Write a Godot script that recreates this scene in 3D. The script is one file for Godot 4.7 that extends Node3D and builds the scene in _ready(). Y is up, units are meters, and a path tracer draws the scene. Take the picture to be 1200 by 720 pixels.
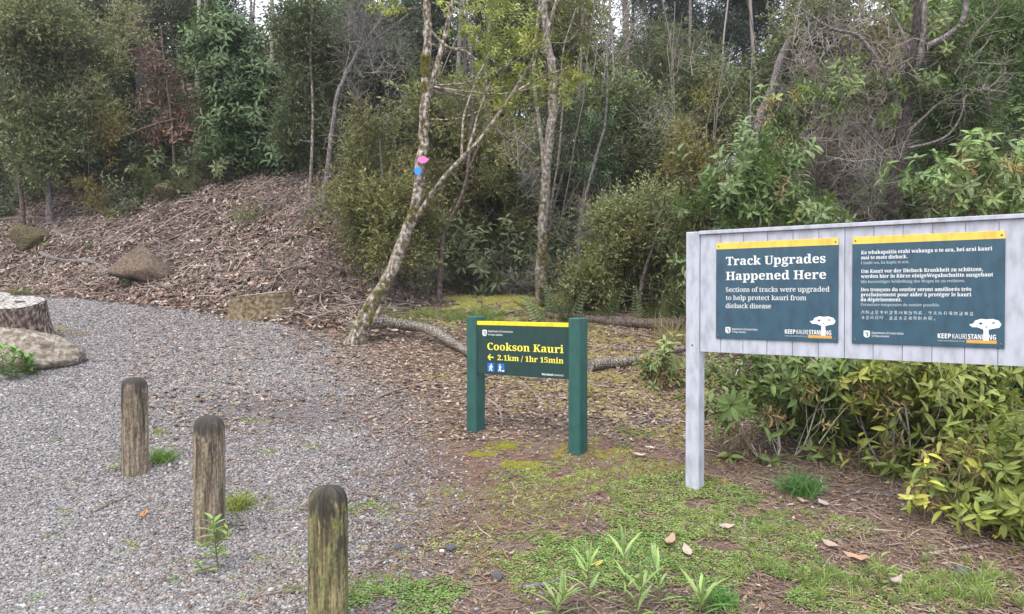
extends Node3D
# A walking-track entrance at the edge of native bush: gravel path, three timber bollards, two signs, leaf-covered bank, forest.

const FOCAL := 903.0            # lens, in pixels of a 1200 x 720 picture
const EYE := Vector3(0, 1.5, 0)
var cam: Camera3D
var rng := RandomNumberGenerator.new()
var wavy := FastNoiseLite.new()
var rough := FastNoiseLite.new()
var patchy := FastNoiseLite.new()
var mats := {}
var sprigs := {}
var used_names := {}

# ---------------------------------------------------------------- mesh builder
class MB:
	var v := PackedVector3Array()
	var n := PackedVector3Array()
	var c := PackedColorArray()
	var t := PackedVector2Array()
	var ix := PackedInt32Array()
	var col := Color.WHITE

	func tri(a: Vector3, b: Vector3, d: Vector3) -> void:      # clockwise seen from the front
		var nn := (d - a).cross(b - a).normalized()
		var k := v.size()
		v.append(a); v.append(b); v.append(d)
		n.append(nn); n.append(nn); n.append(nn)
		c.append(col); c.append(col); c.append(col)
		t.append(Vector2(a.x, a.y)); t.append(Vector2(b.x, b.y)); t.append(Vector2(d.x, d.y))
		ix.append(k); ix.append(k + 1); ix.append(k + 2)

	func tri_out(a: Vector3, b: Vector3, d: Vector3, middle: Vector3) -> void:
		if (d - a).cross(b - a).dot((a + b + d) / 3.0 - middle) < 0.0:
			tri(a, d, b)
		else:
			tri(a, b, d)

	func quad_out(a: Vector3, b: Vector3, d: Vector3, e: Vector3, middle: Vector3) -> void:
		tri_out(a, b, d, middle)
		tri_out(a, d, e, middle)

	func box(middle: Vector3, size: Vector3, bevel := 0.004, turn := Basis()) -> void:
		var h := size / 2.0
		var f := []
		for ax in 3:
			for s in [-1.0, 1.0]:
				var u := (ax + 1) % 3
				var w := (ax + 2) % 3
				var q := []
				for k in [[-1, -1], [1, -1], [1, 1], [-1, 1]]:
					var p := Vector3.ZERO
					p[ax] = s * h[ax]
					p[u] = k[0] * (h[u] - bevel)
					p[w] = k[1] * (h[w] - bevel)
					q.append(middle + turn * p)
				quad_out(q[0], q[1], q[2], q[3], middle)
		if bevel <= 0.0:
			return
		for ax in 3:
			var u := (ax + 1) % 3
			var w := (ax + 2) % 3
			for su in [-1.0, 1.0]:
				for sw in [-1.0, 1.0]:
					var q := []
					for k in [[-1, 0], [1, 0], [1, 1], [-1, 1]]:
						var p := Vector3.ZERO
						p[ax] = k[0] * (h[ax] - bevel)
						p[u] = su * (h[u] - (bevel if k[1] == 0 else 0.0))
						p[w] = sw * (h[w] - (0.0 if k[1] == 0 else bevel))
						q.append(middle + turn * p)
					quad_out(q[0], q[1], q[2], q[3], middle)
		for sx in [-1.0, 1.0]:
			for sy in [-1.0, 1.0]:
				for sz in [-1.0, 1.0]:
					var s := Vector3(sx, sy, sz)
					var q := []
					for ax in 3:
						var p := s * h - s * bevel
						p[ax] = s[ax] * h[ax]
						q.append(middle + turn * p)
					tri_out(q[0], q[1], q[2], middle)

	func rings(rr: Array, close_start := false, close_end := false) -> void:
		var count: int = rr[0].size()
		var first := v.size()
		var along := 0.0
		for k in rr.size():
			var r: PackedVector3Array = rr[k]
			if k > 0:
				along += (r[0] - (rr[k - 1] as PackedVector3Array)[0]).length()
			for j in count + 1:
				v.append(r[j % count])
				n.append(Vector3.ZERO)
				c.append(col)
				t.append(Vector2(float(j) / count, along))
		var w := count + 1
		for k in rr.size() - 1:
			for j in count:
				var a := first + k * w + j
				for tr in [[a, a + w, a + 1], [a + 1, a + w, a + w + 1]]:
					var nn := (v[tr[2]] - v[tr[0]]).cross(v[tr[1]] - v[tr[0]])
					for i in tr:
						ix.append(i)
						n[i] += nn
		for k in rr.size():
			var a := first + k * w
			var sum := n[a] + n[a + count]
			n[a] = sum
			n[a + count] = sum
			for j in w:
				n[a + j] = n[a + j].normalized() if n[a + j].length_squared() > 1e-20 else Vector3.UP
		if close_start or close_end:
			var inside := Vector3.ZERO
			for r in rr:
				for p in r:
					inside += p
			inside /= rr.size() * count
			for which in ([0] if close_start else []) + ([rr.size() - 1] if close_end else []):
				var r: PackedVector3Array = rr[which]
				var m := Vector3.ZERO
				for p in r:
					m += p
				m /= count
				for j in count:
					tri_out(m, r[j], r[(j + 1) % count], inside)

	func tube(pts: Array, radii: Array, sides := 6, lumps := 0.0, noise: FastNoiseLite = null, closed := true) -> void:
		var rr := []
		var u := Vector3.ZERO
		for k in pts.size():
			var p: Vector3 = pts[k]
			var fwd: Vector3 = ((pts[min(k + 1, pts.size() - 1)] as Vector3) - (pts[max(k - 1, 0)] as Vector3)).normalized()
			if u == Vector3.ZERO:
				u = fwd.cross(Vector3.RIGHT if absf(fwd.x) < 0.8 else Vector3.UP).normalized()
			u = (u - fwd * u.dot(fwd)).normalized()
			var w := fwd.cross(u)
			var ring := PackedVector3Array()
			for j in sides:
				var a := TAU * j / sides
				var dir := u * cos(a) + w * sin(a)
				var r: float = radii[k]
				if noise and lumps > 0.0:
					r *= 1.0 + lumps * noise.get_noise_3d(p.x * 22.0 + dir.x * 8.0, p.y * 14.0 + dir.y * 8.0, p.z * 22.0 + dir.z * 8.0)
				ring.append(p + dir * r)
			rr.append(ring)
		rings(rr, closed, closed)

	# a leaf blade folded along its midrib: two faces (fine) or eight (curved)
	func leaf(at: Vector3, dir: Vector3, face: Vector3, long: float, wide: float, fold := 0.25, droop := 0.0, fine := false) -> void:
		dir = dir.normalized()
		var side := dir.cross(face)
		if side.length_squared() < 1e-6:
			side = dir.cross(Vector3(0.3, 0.5, 0.8))
		side = side.normalized()
		var up := side.cross(dir).normalized()
		if fine:
			var tip := at + dir * long
			var l := at + dir * long * 0.45 + side * wide * 0.5 + up * wide * fold
			var r := at + dir * long * 0.45 - side * wide * 0.5 + up * wide * fold
			tri(at, l, tip)
			tri(at, tip, r)
			return
		var prof := [0.12, 0.82, 1.0, 0.62, 0.0]
		var pos := [0.0, 0.25, 0.5, 0.78, 1.0]
		var mid := []
		var le := []
		var ri := []
		for k in 5:
			var s: float = pos[k]
			var m: Vector3 = at + dir * long * s - up * droop * long * s * s
			var w: float = wide * 0.5 * prof[k]
			mid.append(m)
			le.append(m + side * w + up * w * fold * 2.0)
			ri.append(m - side * w + up * w * fold * 2.0)
		for k in 4:
			if k == 3:
				tri(le[k], mid[4], mid[k])
				tri(mid[k], mid[4], ri[k])
			else:
				tri(le[k], le[k + 1], mid[k]); tri(mid[k], le[k + 1], mid[k + 1])
				tri(mid[k], mid[k + 1], ri[k]); tri(ri[k], mid[k + 1], ri[k + 1])

	func flat(points: PackedVector2Array, z: float, at := Vector2.ZERO, s := 1.0) -> void:
		var pick := Geometry2D.triangulate_polygon(points)
		for k in range(0, pick.size(), 3):
			var q := []
			for i in 3:
				var p := points[pick[k + i]] * s + at
				q.append(Vector3(p.x, p.y, z))
			tri_out(q[0], q[1], q[2], (q[0] + q[1] + q[2]) / 3.0 - Vector3(0, 0, 1))

	func done(m: Material) -> ArrayMesh:
		var a := []
		a.resize(Mesh.ARRAY_MAX)
		a[Mesh.ARRAY_VERTEX] = v
		a[Mesh.ARRAY_NORMAL] = n
		a[Mesh.ARRAY_COLOR] = c
		a[Mesh.ARRAY_TEX_UV] = t
		a[Mesh.ARRAY_INDEX] = ix
		var out := ArrayMesh.new()
		out.add_surface_from_arrays(Mesh.PRIMITIVE_TRIANGLES, a)
		out.surface_set_material(0, m)
		return out

# ---------------------------------------------------------------- scene helpers
func numbered(called: String) -> String:
	var k: int = used_names.get(called, 0)
	used_names[called] = k + 1
	return called if k == 0 else "%s_%03d" % [called, k]

func thing(called: String, label: String, category: String, at: Vector3, group := "", turn := Basis()) -> Node3D:
	var o := Node3D.new()
	o.name = numbered(called)
	o.transform = Transform3D(turn, at)
	tag(o, label, category, group)
	add_child(o)
	return o

func tag(o: Node3D, label: String, category: String, group := "", kind := "") -> Node3D:
	if label: o.set_meta("label", label)
	if category: o.set_meta("category", category)
	if group: o.set_meta("group", group)
	if kind: o.set_meta("kind", kind)
	return o

func part(called: String, mb: MB, m: Material, parent: Node3D) -> MeshInstance3D:
	return piece(called, mb.done(m), parent)

func piece(called: String, mesh: Mesh, parent: Node3D, where := Transform3D()) -> MeshInstance3D:
	var o := MeshInstance3D.new()
	o.name = called
	o.mesh = mesh
	o.transform = where
	parent.add_child(o, true)
	return o

func single(called: String, mb: MB, m: Material, label: String, category: String, at := Vector3.ZERO, group := "") -> MeshInstance3D:
	var o := piece(numbered(called), mb.done(m), self, Transform3D(Basis(), at))
	tag(o, label, category, group)
	return o

func scatter(called: String, mesh: Mesh, places: Array, tints: Array, parent: Node3D) -> MultiMeshInstance3D:
	var mm := MultiMesh.new()
	mm.transform_format = MultiMesh.TRANSFORM_3D
	mm.use_colors = true
	mm.mesh = mesh
	mm.instance_count = places.size()
	for i in places.size():
		mm.set_instance_transform(i, places[i])
		mm.set_instance_color(i, tints[i])
	var o := MultiMeshInstance3D.new()
	o.name = called
	o.multimesh = mm
	o.set_meta("kind", "stuff")
	parent.add_child(o, true)
	return o

func rnd(a: float, b: float) -> float:
	return rng.randf_range(a, b)

func rdir() -> Vector3:
	var d := Vector3(rng.randfn(), rng.randfn(), rng.randfn())
	return d.normalized() if d.length() > 0.01 else Vector3.UP

func along(dir: Vector3, roll: float, s: float) -> Basis:       # a basis whose y axis points along dir
	dir = dir.normalized()
	var x := dir.cross(Vector3(0.31, 0.2, 0.93))
	if x.length_squared() < 1e-4:
		x = dir.cross(Vector3.RIGHT)
	x = x.normalized().rotated(dir, roll)
	return Basis(x * s, dir * s, x.cross(dir) * s)

func jitter(c: Color, amount: float, hue := 0.0) -> Color:
	var k := 1.0 + rnd(-amount, amount)
	return Color(maxf(0.003, c.r * (k + rnd(-hue, hue))), maxf(0.003, c.g * k), maxf(0.003, c.b * (k + rnd(-hue, hue))))

# the place that the photograph shows at a pixel, at a given distance; or where its sight line meets the ground
func at(x: float, y: float, d: float) -> Vector3:
	return EYE + cam.basis * (Vector3((x - 600.0) / FOCAL, (360.0 - y) / FOCAL, -1.0) * d)

func on_ground(x: float, y: float) -> Vector3:
	var d := 2.5
	while d < 60.0:
		var p := at(x, y, d)
		if p.y <= height(p.x, p.z):
			return Vector3(p.x, height(p.x, p.z), p.z)
		d += 0.02
	return at(x, y, 60.0)

func under(x: float, d: float) -> Vector3:
	var p := at(x, 360, d)
	return Vector3(p.x, height(p.x, p.z), p.z)

func ground(x: float, z: float, lift := 0.0) -> Vector3:
	return Vector3(x, height(x, z) + lift, z)

func toe(x: float, d: float) -> float:                            # distance behind the foot of the bank
	return ((d - 11.3) + 0.59 * (x + 2.4)) / 1.16

func height(x: float, z: float) -> float:
	var d := -z
	var y := 0.15 * (minf(maxf(d, 2.4), 14.0) - 4.75) + 0.10 * maxf(0.0, d - 14.0)
	var s := toe(x, d) + 0.25 * wavy.get_noise_2d(x * 3.0, d * 3.0)
	var fade := smoothstep(-1.7, -4.4, x)
	if s > 0.0 and fade > 0.0:
		var soft := s * s / (s + 0.45)
		y += fade * (0.56 * minf(soft, 8.5) + 0.1 * maxf(0.0, soft - 8.5) + 0.10 * minf(s, 1.0) * wavy.get_noise_2d(x * 9.0 + 40.0, d * 9.0))
	y += 0.02 * wavy.get_noise_2d(x * 6.0, d * 6.0) + 0.045 * wavy.get_noise_2d(x * 2.0 + 9.0, d * 2.0) * smoothstep(-1.5, 0.5, x)
	return y

func gravel_share(x: float, d: float) -> float:                  # 1 on the gravel path, 0 off it
	var edge := -1.15 - 0.35 * wavy.get_noise_2d(x * 4.0 + 70.0, d * 4.0) * 2.0
	if d > 8.0:
		edge -= (d - 8.0) * 0.52
	return smoothstep(edge + 1.0, edge - 0.8, x) * smoothstep(0.15, -0.25, toe(x, d) + 0.3 * wavy.get_noise_2d(x * 8.0, d * 8.0))

# ---------------------------------------------------------------- materials
func ramp(colors: Array, stops: Array) -> Gradient:
	var g := Gradient.new()
	g.offsets = PackedFloat32Array(stops)
	g.colors = PackedColorArray(colors)
	return g

func noise_map(frequency: float, colors: Array, stops: Array, seed_: int, octaves := 4, cellular := false, size := 512) -> NoiseTexture2D:
	var f := FastNoiseLite.new()
	f.noise_type = FastNoiseLite.TYPE_CELLULAR if cellular else FastNoiseLite.TYPE_SIMPLEX_SMOOTH
	f.frequency = frequency
	f.seed = seed_
	f.fractal_octaves = octaves
	var t := NoiseTexture2D.new()
	t.width = size
	t.height = size
	t.seamless = true
	t.noise = f
	t.color_ramp = ramp(colors, stops)
	return t

func grey(k: float) -> Color:
	return Color(k, k, k)

func plain(called: String, c: Color, roughness := 0.6, vertex := false) -> StandardMaterial3D:
	var m := StandardMaterial3D.new()
	m.resource_name = called
	m.albedo_color = c
	m.roughness = roughness
	m.vertex_color_use_as_albedo = vertex
	mats[called] = m
	return m

func bark(called: String, colors: Array, stops: Array, scale_: float, seed_: int, stretch := 0.45) -> void:
	var m := plain(called, Color.WHITE, 0.9)
	m.albedo_texture = noise_map(0.018, colors, stops, seed_, 5)
	m.uv1_triplanar = true
	m.uv1_world_triplanar = true
	m.uv1_scale = Vector3(scale_, scale_ * stretch, scale_)
	m.heightmap_enabled = true
	m.heightmap_texture = noise_map(0.05, [grey(0.1), grey(0.9)], [0.2, 0.8], seed_ + 5, 4)
	m.heightmap_scale = 1.2

func make_materials() -> void:
	# leaves take their colour from the mesh and from each copy; thin blades let some light through
	var leaf := plain("leaf", Color.WHITE, 0.48, true)
	leaf.backlight_enabled = true
	leaf.backlight = Color(0.62, 0.66, 0.45)
	var dry := plain("dry_leaf", Color.WHITE, 0.85, true)
	dry.backlight_enabled = true
	dry.backlight = Color(0.2, 0.18, 0.15)
	plain("stone_chip", Color.WHITE, 0.85, true)
	plain("twig", Color.WHITE, 0.9, true)
	bark("bark_pale", [Color(0.27, 0.24, 0.21), Color(0.44, 0.40, 0.37), Color(0.54, 0.51, 0.48), Color(0.72, 0.70, 0.68)], [0.15, 0.4, 0.62, 0.82], 1.5, 11, 0.6)
	bark("bark_mossy", [Color(0.25, 0.20, 0.15), Color(0.42, 0.37, 0.30), Color(0.54, 0.50, 0.46), Color(0.76, 0.74, 0.71)], [0.2, 0.42, 0.58, 0.74], 1.7, 12, 0.6)
	bark("bark_brown", [Color(0.22, 0.18, 0.16), Color(0.36, 0.31, 0.29), Color(0.50, 0.45, 0.43)], [0.25, 0.5, 0.78], 2.2, 13)
	bark("bark_dark", [Color(0.13, 0.11, 0.10), Color(0.22, 0.19, 0.18), Color(0.33, 0.30, 0.29)], [0.25, 0.5, 0.8], 2.0, 14)
	bark("bark_grey", [Color(0.30, 0.28, 0.28), Color(0.45, 0.42, 0.42), Color(0.60, 0.57, 0.57)], [0.25, 0.5, 0.8], 2.4, 15)
	bark("dead_wood", [Color(0.33, 0.28, 0.25), Color(0.52, 0.46, 0.42), Color(0.70, 0.66, 0.62)], [0.25, 0.5, 0.8], 3.0, 16, 1.0)
	bark("log_bark", [Color(0.20, 0.15, 0.12), Color(0.35, 0.28, 0.23), Color(0.47, 0.41, 0.34), Color(0.66, 0.64, 0.60)], [0.25, 0.45, 0.62, 0.72], 2.6, 17, 1.0)
	bark("log_pale", [Color(0.22, 0.18, 0.15), Color(0.40, 0.35, 0.31), Color(0.58, 0.55, 0.51), Color(0.74, 0.72, 0.69)], [0.28, 0.45, 0.58, 0.72], 3.2, 24, 1.0)
	bark("rock_brown", [Color(0.22, 0.18, 0.15), Color(0.38, 0.32, 0.27), Color(0.50, 0.44, 0.39)], [0.05, 0.5, 0.95], 1.4, 18, 1.0)
	bark("rock_mossy", [Color(0.22, 0.20, 0.14), Color(0.34, 0.32, 0.19), Color(0.46, 0.41, 0.34)], [0.25, 0.5, 0.8], 2.0, 19, 1.0)
	bark("rock_pale", [Color(0.28, 0.23, 0.19), Color(0.43, 0.38, 0.33), Color(0.56, 0.53, 0.49), Color(0.74, 0.72, 0.70)], [0.12, 0.4, 0.62, 0.9], 1.4, 20, 1.0)
	bark("stump_bark", [Color(0.18, 0.14, 0.13), Color(0.36, 0.29, 0.27), Color(0.50, 0.44, 0.41), Color(0.64, 0.60, 0.57)], [0.25, 0.45, 0.62, 0.8], 2.2, 21)
	bark("stump_cut", [Color(0.34, 0.31, 0.29), Color(0.62, 0.60, 0.58), Color(0.78, 0.77, 0.76)], [0.25, 0.45, 0.7], 2.0, 22, 1.0)
	bark("cut_mossy", [Color(0.26, 0.21, 0.15), Color(0.40, 0.34, 0.22), Color(0.48, 0.43, 0.34), Color(0.56, 0.52, 0.48)], [0.2, 0.42, 0.6, 0.8], 1.3, 23, 1.0)
	# painted timber and sign faces
	var wear := noise_map(0.02, [grey(0.88), grey(0.97), grey(1.0)], [0.2, 0.5, 0.75], 31, 6)
	for p in [["board_paint", Color(0.70, 0.715, 0.77), 0.6], ["post_green", Color(0.145, 0.335, 0.315), 0.55], ["plate_green", Color(0.075, 0.225, 0.21), 0.42], ["panel_blue", Color(0.185, 0.315, 0.39), 0.38], ["panel_yellow", Color(0.90, 0.765, 0.33), 0.45], ["strip_yellow", Color(0.92, 0.83, 0.13), 0.45]]:
		var m := plain(p[0], p[1], p[2])
		m.albedo_texture = wear
		m.uv1_triplanar = true
		m.uv1_scale = Vector3(1.3, 0.5, 1.3)
	plain("print_white", Color(0.88, 0.89, 0.90), 0.5)
	plain("print_pale", Color(0.72, 0.77, 0.80), 0.5)
	plain("print_yellow", Color(0.93, 0.86, 0.30), 0.5)
	plain("print_orange", Color(0.78, 0.60, 0.32), 0.5)
	plain("print_blue", Color(0.08, 0.40, 0.72), 0.5)
	plain("screw", Color(0.45, 0.43, 0.40), 0.4).metallic = 0.7
	plain("marker_pink", Color(0.93, 0.42, 0.68), 0.5)
	plain("marker_blue", Color(0.10, 0.52, 0.86), 0.5)
	plain("moss", Color.WHITE, 0.95, true)
	plain("bleached", Color(0.78, 0.74, 0.70), 0.85)
	plain("stone_dark", Color(0.30, 0.30, 0.33), 0.8)
	plain("stone_pale", Color(0.78, 0.75, 0.73), 0.85)

# weathered bollard timber: brown streaks along the grain, a black weathered head and green algae, all with ragged outlines
func bollard_timber(called: String, seed_: int, green: float, brown: Color, pale: Color) -> void:
	var w := 256
	var h := 512
	var a := FastNoiseLite.new()
	a.seed = seed_
	a.frequency = 0.02
	a.fractal_octaves = 4
	var im := Image.create(w, h, false, Image.FORMAT_RGB8)
	var hm := Image.create(w, h, false, Image.FORMAT_L8)
	for y in h:
		for x in w:
			var ang := TAU * x / w
			var cx := cos(ang) * 40.0
			var cy := sin(ang) * 40.0
			var grain := a.get_noise_3d(cx * 4.0, cy * 4.0, y * 0.18)
			var blotch := a.get_noise_3d(cx * 1.1 + 300.0, cy * 1.1, y * 0.5)
			var fleck := a.get_noise_3d(cx * 6.0, cy * 6.0 + 90.0, y * 2.5)
			var c := brown.lerp(pale, clampf(0.5 + grain * 1.5, 0, 1))
			c = c.lerp(Color(0.40, 0.42, 0.25), green * clampf(0.45 + blotch * 2.2, 0, 1))
			var head := smoothstep(0.0, 0.10, 0.14 + 0.16 * blotch + 0.16 * grain - float(y) / h)       # the top 10-20 % is blackened
			c = c.lerp(Color(0.17, 0.16, 0.16), head * (0.78 + 0.2 * fleck))
			var streak := smoothstep(0.16, 0.34, a.get_noise_3d(cx * 2.2 + 700.0, cy * 2.2, y * 0.22)) * smoothstep(0.75, 0.3, float(y) / h)
			c = c.lerp(Color(0.19, 0.17, 0.15), streak * 0.75)
			c = c * (1.0 + fleck * 0.35)
			var crack := smoothstep(0.05, 0.0, absf(a.get_noise_3d(cx * 2.6, cy * 2.6 + 500.0, y * 0.08)))
			c = c.lerp(Color(0.14, 0.12, 0.10), crack * 0.55)
			im.set_pixel(x, y, c)
			hm.set_pixel(x, y, grey(clampf(0.6 + grain * 0.5 - crack * 0.5, 0, 1)))
	var m := plain(called, Color.WHITE, 0.9)
	m.albedo_texture = ImageTexture.create_from_image(im)
	m.heightmap_enabled = true
	m.heightmap_texture = ImageTexture.create_from_image(hm)
	m.heightmap_scale = 0.8

# ---------------------------------------------------------------- ground
func spaced(lo: float, hi: float, fine_lo: float, fine_hi: float, step: float) -> PackedFloat32Array:
	var out := PackedFloat32Array()
	var x := fine_lo
	while x <= fine_hi:
		out.append(x)
		x += step
	var s := step
	while out[out.size() - 1] < hi:
		s *= 1.12
		out.append(out[out.size() - 1] + s)
	s = step
	var head := PackedFloat32Array()
	x = fine_lo
	while x > lo:
		s *= 1.12
		x -= s
		head.append(x)
	head.reverse()
	head.append_array(out)
	return head

const MAP_SIDE := 1024
const MAP_METRES := 28.0        # the colour map of the ground covers x -14..14 and distance 0..28

func noise_bytes(frequency: float, seed_: int, octaves: int) -> PackedByteArray:
	var f := FastNoiseLite.new()
	f.noise_type = FastNoiseLite.TYPE_SIMPLEX_SMOOTH
	f.frequency = frequency
	f.seed = seed_
	f.fractal_octaves = octaves
	return f.get_image(MAP_SIDE, MAP_SIDE, false, false, true).get_data()

func build_ground() -> void:
	var n1 := noise_bytes(0.25, 3, 3)
	var n2 := noise_bytes(0.03, 4, 5)
	var n3 := noise_bytes(0.012, 5, 4)
	var data := PackedByteArray()
	data.resize(MAP_SIDE * MAP_SIDE * 3)
	var gravel_c := Color(0.43, 0.405, 0.415)
	var dirt_c := Color(0.465, 0.39, 0.345)
	var litter_c := Color(0.47, 0.41, 0.36)
	var moss_c := Color(0.43, 0.41, 0.17)
	var bank_c := Color(0.30, 0.23, 0.21)
	# masks on a coarse grid, then spread between
	var g := 256
	var mask_g := PackedFloat32Array(); mask_g.resize(g * g)
	var mask_b := PackedFloat32Array(); mask_b.resize(g * g)
	for j in g:
		for i in g:
			var x := -14.0 + MAP_METRES * (i + 0.5) / g
			var d := MAP_METRES * (j + 0.5) / g
			mask_g[j * g + i] = gravel_share(x, d)
			mask_b[j * g + i] = smoothstep(-0.2, 0.5, toe(x, d)) * smoothstep(-1.5, -3.0, x)
	var k := 0
	for j in MAP_SIDE:
		for i in MAP_SIDE:
			var q := (j >> 2) * g + (i >> 2)
			var a := n1[k] / 255.0
			var b := n2[k] / 255.0
			var e := n3[k] / 255.0
			var d := MAP_METRES * j / MAP_SIDE
			var c := dirt_c.lerp(litter_c, clampf((b - 0.45) * 4.0 + clampf((d - 6.5) * 0.5, 0.0, 0.8), 0.0, 1.0))
			c = c.lerp(moss_c, clampf((e - 0.60) * 6.0, 0.0, 0.75) * clampf((d - 5.5) * 0.5, 0.0, 1.0))
			var x := -14.0 + MAP_METRES * i / MAP_SIDE
			var bare := clampf(1.5 - sqrt(pow((x - 0.15) / 1.1, 2.0) + pow((d - 5.8) / 0.9, 2.0)) + (b - 0.5) * 2.0, 0.0, 1.0)
			c = c.lerp(Color(0.46, 0.345, 0.285), bare * 0.8)
			c = c.lerp(bank_c, mask_b[q])
			c = c.lerp(gravel_c.lerp(dirt_c, clampf((b - 0.56) * 3.0, 0.0, 0.7)), clampf(mask_g[q] * 1.4 + (b - 0.5), 0.0, 1.0) if mask_g[q] > 0.02 else 0.0)
			var s := 0.72 + 0.56 * a
			data[k * 3] = clampi(int(c.r * s * 255.0), 0, 255)
			data[k * 3 + 1] = clampi(int(c.g * s * 255.0), 0, 255)
			data[k * 3 + 2] = clampi(int(c.b * s * 255.0), 0, 255)
			k += 1
	var m := plain("earth", Color.WHITE, 0.95)
	m.albedo_texture = ImageTexture.create_from_image(Image.create_from_data(MAP_SIDE, MAP_SIDE, false, Image.FORMAT_RGB8, data))
	m.detail_enabled = true
	m.detail_blend_mode = BaseMaterial3D.BLEND_MODE_MUL
	m.detail_albedo = noise_map(0.12, [grey(0.55), grey(0.9), grey(1.0)], [0.2, 0.5, 0.8], 61, 4)
	m.detail_uv_layer = BaseMaterial3D.DETAIL_UV_2
	var xs := spaced(-45, 45, -10, 8, 0.12)
	var ds := spaced(-14, 75, 2.6, 15, 0.12)
	var a := []
	a.resize(Mesh.ARRAY_MAX)
	var v := PackedVector3Array()
	var n := PackedVector3Array()
	var t := PackedVector2Array()
	var t2 := PackedVector2Array()
	var ix := PackedInt32Array()
	for d in ds:
		for x in xs:
			v.append(Vector3(x, height(x, -d), -d))
			t.append(Vector2((x + 14.0) / MAP_METRES, d / MAP_METRES))
			t2.append(Vector2(x, d) * 0.9)
	n.resize(v.size())
	var w := xs.size()
	for j in ds.size() - 1:
		for i in w - 1:
			var p := j * w + i
			for tr in [[p, p + w, p + 1], [p + 1, p + w, p + w + 1]]:
				var nn := (v[tr[2]] - v[tr[0]]).cross(v[tr[1]] - v[tr[0]])
				for q in tr:
					ix.append(q)
					n[q] += nn
	for i in n.size():
		n[i] = n[i].normalized()
	a[Mesh.ARRAY_VERTEX] = v
	a[Mesh.ARRAY_NORMAL] = n
	a[Mesh.ARRAY_TEX_UV] = t
	a[Mesh.ARRAY_TEX_UV2] = t2
	a[Mesh.ARRAY_INDEX] = ix
	var mesh := ArrayMesh.new()
	mesh.add_surface_from_arrays(Mesh.PRIMITIVE_TRIANGLES, a)
	mesh.surface_set_material(0, m)
	var o := piece("ground", mesh, self)
	tag(o, "sloping forest floor of earth, gravel and leaf litter", "", "", "structure")

# ---------------------------------------------------------------- things that lie about on the ground
func pebble(seed_: int, squash: float) -> MB:
	var r := RandomNumberGenerator.new()
	r.seed = seed_
	var mb := MB.new()
	var p := []
	for d in [Vector3.UP, Vector3.DOWN, Vector3.RIGHT, Vector3.LEFT, Vector3.FORWARD, Vector3.BACK, Vector3(1, 1, 1), Vector3(-1, 1, -1), Vector3(1, -1, -1), Vector3(-1, -1, 1), Vector3(1, 1, -1), Vector3(-1, 1, 1)]:
		var q: Vector3 = d.normalized() * r.randf_range(0.75, 1.15)
		p.append(Vector3(q.x, q.y * squash, q.z * r.randf_range(0.7, 1.0)))
	# hull by brute force: a face is three corners with all others on one side
	for i in p.size():
		for j in range(i + 1, p.size()):
			for k in range(j + 1, p.size()):
				var nn: Vector3 = (p[j] - p[i]).cross(p[k] - p[i])
				var plus := 0
				var minus := 0
				for q in p.size():
					if q == i or q == j or q == k: continue
					if nn.dot(p[q] - p[i]) > 0: plus += 1
					else: minus += 1
				if plus == 0 or minus == 0:
					mb.tri_out(p[i], p[j], p[k], Vector3.ZERO)
	return mb

func dead_leaf(seed_: int, curl: float) -> MB:
	var r := RandomNumberGenerator.new()
	r.seed = seed_
	var mb := MB.new()
	var prof := [0.05, 0.75, 1.0, 0.7, 0.0]
	var rows := []
	for k in 5:
		var s := k / 4.0
		var w: float = 0.20 * prof[k] * r.randf_range(0.9, 1.1)
		var lift: float = curl * (s - 0.5) * (s - 0.5) * 2.0
		rows.append([Vector3(-w, lift + w * curl * 1.6 * r.randf_range(0.4, 1.4), s - 0.5), Vector3(0, lift, s - 0.5), Vector3(w, lift + w * curl * 1.6 * r.randf_range(0.4, 1.4), s - 0.5)])
	for k in 4:
		for j in 2:
			var a: Vector3 = rows[k][j]
			var b: Vector3 = rows[k][j + 1]
			var c: Vector3 = rows[k + 1][j + 1]
			var d: Vector3 = rows[k + 1][j]
			mb.tri(a, d, b)
			mb.tri(b, d, c)
	return mb

func flat_turn(x: float, z: float, s: float, tilt: float) -> Basis:
	var up := (Vector3(height(x - 0.1, z) - height(x + 0.1, z), 0.2, height(x, z - 0.1) - height(x, z + 0.1)).normalized() + rdir() * tilt).normalized()
	return along(up, rnd(0, TAU), s)

func pick(list: Array) -> Variant:
	return list[rng.randi() % list.size()]

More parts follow.
